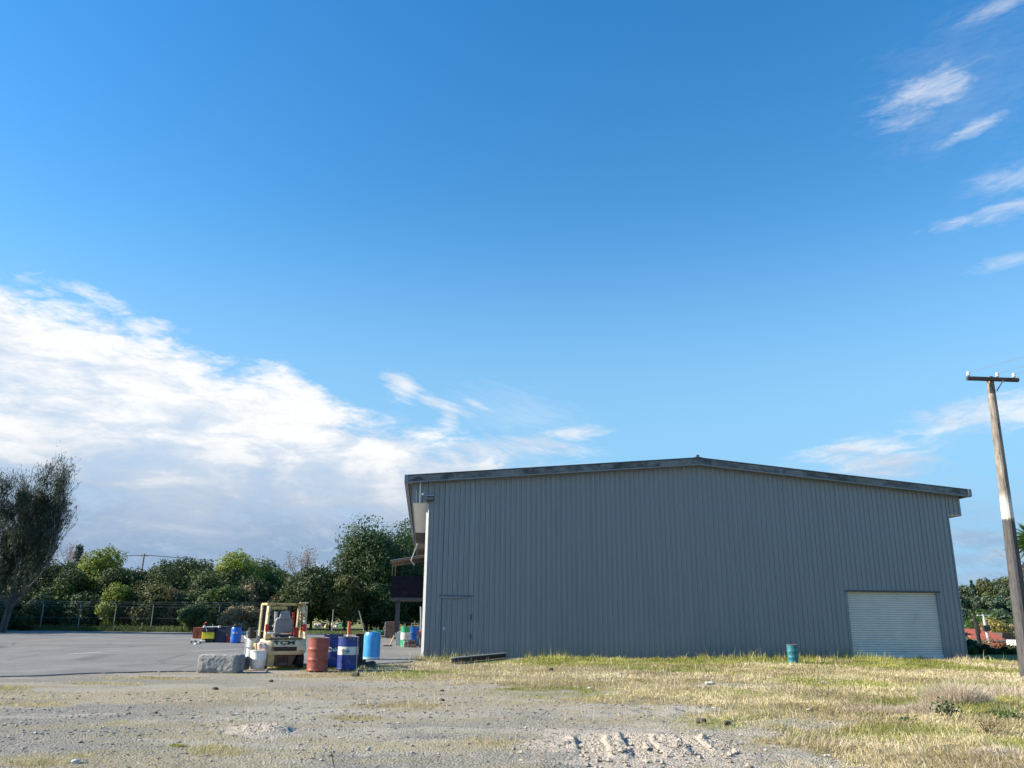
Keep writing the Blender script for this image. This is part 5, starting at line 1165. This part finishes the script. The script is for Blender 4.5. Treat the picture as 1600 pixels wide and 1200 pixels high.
def grass():
    n = 900000; A = rng.uniform(R(-33), R(35), n); rr = (rng.random(n) * (37 ** .75 - 5.6 ** .75) + 5.6 ** .75) ** (1 / .75)
    x, y = rr * np.sin(A), rr * np.cos(A); g, gr, mud, pl = masks(x, y); wd = wall_dist(x, y)
    tuft = fbm(x, y, 1.6, 3, 60); dens = g * sstep(.28, .55, tuft + .16) * (.45 + .55 * sstep(0, 4, x))
    bq = sstep(.1, .45, -sdist(x, y, np.array([[*G(700, 1043)[:2]], [*G(800, 1032)[:2]], [*G(800, 1026.5)[:2]], [*G(700, 1036)[:2]]]))) ; dens = dens * bq
    dens = np.where((wd < .05) & (x > -3.6) & (x < 18.2), 0, dens); ok = rng.random(n) < dens * np.clip(rr / 11, .55, 1)
    x, y, gr, rr, wd, tuft, mg = x[ok], y[ok], gr[ok], rr[ok], wd[ok], tuft[ok], g[ok]; z = height(x, y); n = len(x)
    az = fbm(x, y, .55, 3, 61) * 14 + rng.normal(size=n) * .9; rough = sstep(2.0, 6.0, x) * sstep(24, 12, y)
    near_wall = sstep(3.2, .2, wd) * (x > -3.5)
    H = rng.gamma(3.0, .0125, n) * (.45 + .55 * sstep(.35, .7, mg)) * (1 + .8 * rough + near_wall * 5.0 * sstep(.25, .8, fbm(x, y, 1.3, 3, 97)) + .5 * sstep(.5, .7, tuft)); lean = np.abs(rng.normal(.7, .45, n)) + .5 * rough; lean = np.minimum(lean, 1.55)
    w = np.clip(.0011 * rr * .55, .0045, .02); green = rng.random(n) < np.clip(gr * .8 + .10, 0, 1)
    var = .3 + .5 * rng.random(n) + (fbm(x, y, .8, 4, 63) - .5) * 1.5; P = np.stack([x, y, z - .005], 1)
    pale_ = (~green) & (rng.random(n) < .10 + .35 * sstep(.55, .7, fbm(x, y, .6, 3, 95)))
    tag(blades('bleached_grass', P[pale_], H[pale_], az[pale_], lean[pale_], w[pale_], var[pale_], GM['pale']), 'bleached pinkish dead grass matted among the straw', 'grass', None, 'stuff')
    for nm, sel, mm in (('dry_grass', (~green) & (~pale_), 'dry'), ('green_grass', green, 'green')):
        tag(blades(nm, P[sel], H[sel], az[sel], lean[sel], w[sel], var[sel], GM[mm]), ('short straw coloured grass over the right of the yard' if mm == 'dry' else 'patches of yellow green grass thickest along the wall'), 'grass', None, 'stuff')
    # standing seed stalks
    n = 15000; A = rng.uniform(R(-20), R(35), n); rr = rng.uniform(7, 34, n); x, y = rr * np.sin(A), rr * np.cos(A); g, gr, mud, pl = masks(x, y); wd = wall_dist(x, y)
    c = fbm(x, y, .7, 3, 66); pr = g * sstep(.5, .72, c) * .55 + .7 * sstep(2.2, .3, wd) * sstep(2, 12, x) * g; ok = (rng.random(n) < pr) & ((wd > .05) | (x > 18.3)); x, y, rr = x[ok], y[ok], rr[ok]; n = len(x)
    P = np.stack([x, y, height(x, y)], 1); tag(blades('seed_stalks', P, rng.uniform(.10, .40, n) * (.55 + .45 * sstep(4, .5, wall_dist(x, y))), rng.uniform(0, 6.28, n), np.abs(rng.normal(.35, .3, n)), np.clip(.0009 * rr * .6, .004, .012), rng.random(n), GM['pale']), 'thin pale seed stalks standing in the grass', 'grass', None, 'stuff')
    # verge along the fence
    n = 60000; x = rng.uniform(-62, 3, n); y = 60.3 - .12 * x + rng.uniform(-.4, 6.5, n) ** 1.0; ok = fbm(x, y, .5, 3, 70) + .25 > rng.random(n) * .9; x, y = x[ok], y[ok]; n = len(x)
    P = np.stack([x, y, height(x, y)], 1); far = sstep(58, 66, y + .12 * x); br = sstep(-24, -16, x); H = rng.uniform(.15, .55, n) * (1 - .6 * br)
    tag(blades('verge_grass', P, H, rng.uniform(0, 6.28, n), np.abs(rng.normal(.4, .3, n)), np.full(n, .035), .3 * rng.random(n) + .2 + .5 * br, GM['verge']), 'long grass along the foot of the fence', 'grass', None, 'stuff')
grass()
def tussock(name, label, px, py, n, rad, H, lean, m, group=None, cat='grass tuft', tilt=None):
    q = G(px, py); rg = np.random.default_rng(int(px)); a = rg.uniform(0, 6.28, n); r = rad * np.sqrt(rg.random(n)); x, y = q.x + r * np.cos(a), q.y + r * np.sin(a) * .7
    az = np.where(rg.random(n) < .75, a, rg.uniform(0, 6.28, n)); 
    if tilt is not None: az = np.where(rg.random(n) < .55, tilt + rg.normal(size=n) * .5, az)
    o = blades(name, np.stack([x, y, height(x, y) - .01], 1), H * rg.uniform(.5, 1.1, n) * (1 - .45 * (r / rad)), az, np.abs(rg.normal(lean, .28, n)) + .5 * r / rad, np.full(n, .007), rg.random(n), m)
    return tag(o, label, cat, group)
tussock('dry_tussock', 'tall pale dry grass tussock standing out on the right', 1497, 1112, 2600, .55, .62, .35, GM['pale'])
tussock('dry_tussock', 'broad flattened dry tussock spreading left of the tallest tussock', 1440, 1122, 1800, .6, .34, .8, GM['pale'], tilt=math.pi)
tussock('dry_tussock', 'pale brush of dead stalks at the right edge of the field', 1575, 1090, 2600, 1.25, .42, .55, GM['pale'])
tussock('dry_tussock', 'low dry tuft in the middle of the straw field', 1370, 1120, 1200, .55, .26, .7, GM['pale'])
tussock('dry_tussock', 'bottom right dry tuft nearest the camera', 1575, 1192, 1500, .5, .24, .9, GM['pale'])
tussock('green_tuft', 'bright green tuft right of the tallest tussock', 1545, 1117, 700, .16, .16, .5, GM['green'])
tussock('green_tuft', 'yellow green tuft alone in the gravel on the left', 278, 1168, 160, .09, .09, .6, GM['green'])
tussock('green_tuft', 'dark green tuft above the dead brown weed', 1560, 1128, 600, .22, .14, .7, GM['verge'])
def weed(label, px, py, n, rad, H, leaf, size, stems=6, cat='weed'):
    q = G(px, py); rg = np.random.default_rng(int(px * 3)); t = thing('weed', label, cat, (q.x, q.y, HZ(q.x, q.y)))
    C = rg.normal(size=(n, 3)) * np.array([rad * .5, rad * .4, H * .3]) + np.array([0, 0, H * .45]); C[:, 2] = np.abs(C[:, 2])
    leaves_mesh('foliage', C, rg.normal(size=(n, 3)) + [0, 0, .6], size, rg, LM[leaf], .5, t); b = MB()
    for k in range(stems): a = rg.uniform(0, 6.28); b.tube([(0, 0, -.02), (rad * .3 * math.cos(a), rad * .3 * math.sin(a), H * .5), (rad * .6 * math.cos(a), rad * .6 * math.sin(a), H * rg.uniform(.7, 1.1))], [.006, .005, .002], 4)
    b.build('stem', mat('weed_stem', (.12, .09, .05), .9), t)
weed('dark green leafy weed in the grass below the tallest tussock', 1481, 1134, 160, .20, .22, 'dark', .06)
weed('dead brown weed clump at the lower right', 1547, 1160, 260, .24, .20, 'tan', .035, 14)
weed('low dark green weed left of the dead brown clump', 1420, 1135, 90, .2, .08, 'dark', .05)
weed('low leafy weed below the green tuft at the right edge', 1583, 1140, 160, .3, .12, 'mid', .06)
q = G(519, 1196); t = thing('dead_twig', 'single dry brown weed stem standing in the gravel at the bottom', 'twig', (q.x, q.y, HZ(q.x, q.y)))
MB().tube([(.03, 0, -.01), (.0, 0, .08), (-.02, 0, .16), (-.025, 0, .21)], [.006, .005, .004, .002], 5).tube([(-.01, 0, .12), (.03, .01, .17)], [.003, .002], 4).tube([(-.02, 0, .15), (-.05, .0, .18)], [.003, .002], 4).build('stem', mat('twig_brown', (.12, .07, .05), .9), t)
for px, py, h in ((503, 1049, .62), (546, 1051, .4), (621, 1050, .35), (664, 1036, .55), (1243, 1046, .3)):
    pass
def stones():
    n = 30000; A = rng.uniform(R(-36), R(30), n); rr = (rng.random(n) * (24 ** .9 - 5.6 ** .9) + 5.6 ** .9) ** (1 / .9); x, y = rr * np.sin(A), rr * np.cos(A); g, gr, mud, pl = masks(x, y)
    ok = (rng.random(n) < (1 - .85 * g) * (.35 + .65 * sstep(.4, .65, fbm(x, y, 1.1, 3, 80)))) & (y < np.where(x < -4, 17.5, 24)); x, y, rr = x[ok], y[ok], rr[ok]; n = len(x)
    s = rng.gamma(1.7, .0046, n) * np.clip(rr / 9, .9, 1.6); s = np.minimum(s, .032); base = np.array([[1, 0, 0], [0, 1, 0], [-1, 0, 0], [0, -1, 0], [.1, 0, .7], [0, .1, -.5], [.7, .7, .3], [-.7, .7, .25], [-.7, -.7, .3], [.7, -.7, .25]])
    j = rng.uniform(.65, 1.3, (n, 10, 1)); a = rng.uniform(0, 6.28, n); B = np.repeat(base[None], n, 0) * j; ca, sa = np.cos(a)[:, None], np.sin(a)[:, None]
    V = np.stack([B[:, :, 0] * ca - B[:, :, 1] * sa, B[:, :, 0] * sa + B[:, :, 1] * ca, B[:, :, 2]], 2) * s[:, None, None] * np.array([1, .8, .8]) + np.stack([x, y, height(x, y) + s * .2], 1)[:, None, :]
    ring = [0, 6, 1, 7, 2, 8, 3, 9]; fs = np.array([[ring[i], ring[(i + 1) % 8], 4] for i in range(8)] + [[ring[(i + 1) % 8], ring[i], 5] for i in range(8)])
    Fq = (np.arange(n)[:, None, None] * 10 + fs[None]).reshape(-1, 3); me = np_mesh('gravel_stones', V.reshape(-1, 3), Fq, 3)
    a = me.attributes.new('var', 'FLOAT', 'FACE'); a.data.foreach_set('value', np.repeat(rng.random(n) ** 1.5, 16).astype(np.float32))
    m, t, b = newmat('gravel_stone'); at = t.nodes.new('ShaderNodeAttribute'); at.attribute_name = 'var'
    t.links.new(mixc(t, S(t, at.outputs['Fac']), (.15, .145, .13), (.48, .455, .41)).o, b.inputs['Base Color']); b.inputs['Roughness'].default_value = .9
    tag(link('gravel_stones', me, m), 'loose grey gravel stones strewn over the yard', 'gravel', None, 'stuff')
stones()
def lumps():
    n = 9000; x = rng.uniform(-4, 4.5, n); y = rng.uniform(6.6, 11, n); mud = mudmask(x, y); ok = rng.random(n) < mud * .35; x, y = x[ok], y[ok]; n = len(x); s = np.minimum(rng.gamma(1.5, .008, n) + .004, .045)
    base = np.array([[1, 0, 0], [.7, .7, .3], [0, 1, 0], [-.7, .7, .25], [-1, 0, 0], [-.7, -.7, .3], [0, -1, 0], [.7, -.7, .25], [.1, 0, .8], [0, .1, -.6]]); j = rng.uniform(.55, 1.4, (n, 10, 1)); a = rng.uniform(0, 6.28, n); B = base[None] * j
    V = np.stack([B[:, :, 0] * np.cos(a)[:, None] - B[:, :, 1] * np.sin(a)[:, None], B[:, :, 0] * np.sin(a)[:, None] + B[:, :, 1] * np.cos(a)[:, None], B[:, :, 2]], 2) * s[:, None, None] + np.stack([x, y, height(x, y) + s * .25], 1)[:, None, :]
    fs = np.array([[i, (i + 1) % 8, 8] for i in range(8)] + [[(i + 1) % 8, i, 9] for i in range(8)]); me = np_mesh('mud_lumps', V.reshape(-1, 3), (np.arange(n)[:, None, None] * 10 + fs[None]).reshape(-1, 3), 3)
    tag(link('mud_lumps', me, mat('dry_mud', (.37, .315, .25), .95, 0, .35, 9)), 'crumbled lumps of dry pale mud on the churned heaps', 'mud', None, 'stuff')
lumps()
for i, (px, py, s) in enumerate(((1108, 1070, .11), (921, 1078, .09), (1287, 1067, .10), (1388, 1065, .07), (1264, 1118, .08), (118, 1196, .08), (1293, 1186, .05))):
    q = G(px, py); blk(build_block('litter_scrap', 'small white scrap of litter lying on the rough ground', s * 1.4, s, s * .35, (q.x, q.y, HZ(q.x, q.y) + .01), i, whitep, 40 + i * 1.9, .02, .015), cat='litter', group='white litter scraps')
for i, (px, py, s) in enumerate(((554, 1057, .16), (423, 1065, .10), (690, 1080, .07), (1096, 1133, .13), (1134, 1135, .10), (200, 1114, .06), (242, 1113, .06), (337, 1078, .07), (860, 1048, .14), (690, 1095, .07))):
    q = G(px, py); blk(build_block('earth_clod', 'dark clod of earth lying loose on the gravel yard', s * 1.2, s, s * .6, (q.x, q.y, HZ(q.x, q.y) - .01), i, mat('dark_clod', (.09, .075, .055), .95, 0, .4, 9), 60 + i * 1.7, .03, s * .28), cat='clod', group='dark earth clods')
for i, (px, py, lb_) in enumerate(((562, 1040, 'dark stone at the foot of the rusty upright box'), (577, 1043, 'dark stone in the grass right of the rusty box'))):
    q = G(px, py); blk(build_block('dark_stone', lb_, .34, .22, .16, (q.x, q.y, 0), i, mat('dark_stone', (.05, .055, .06)), 80 + i * 3, .04, .03), cat='stone', group='dark stones by the drums')
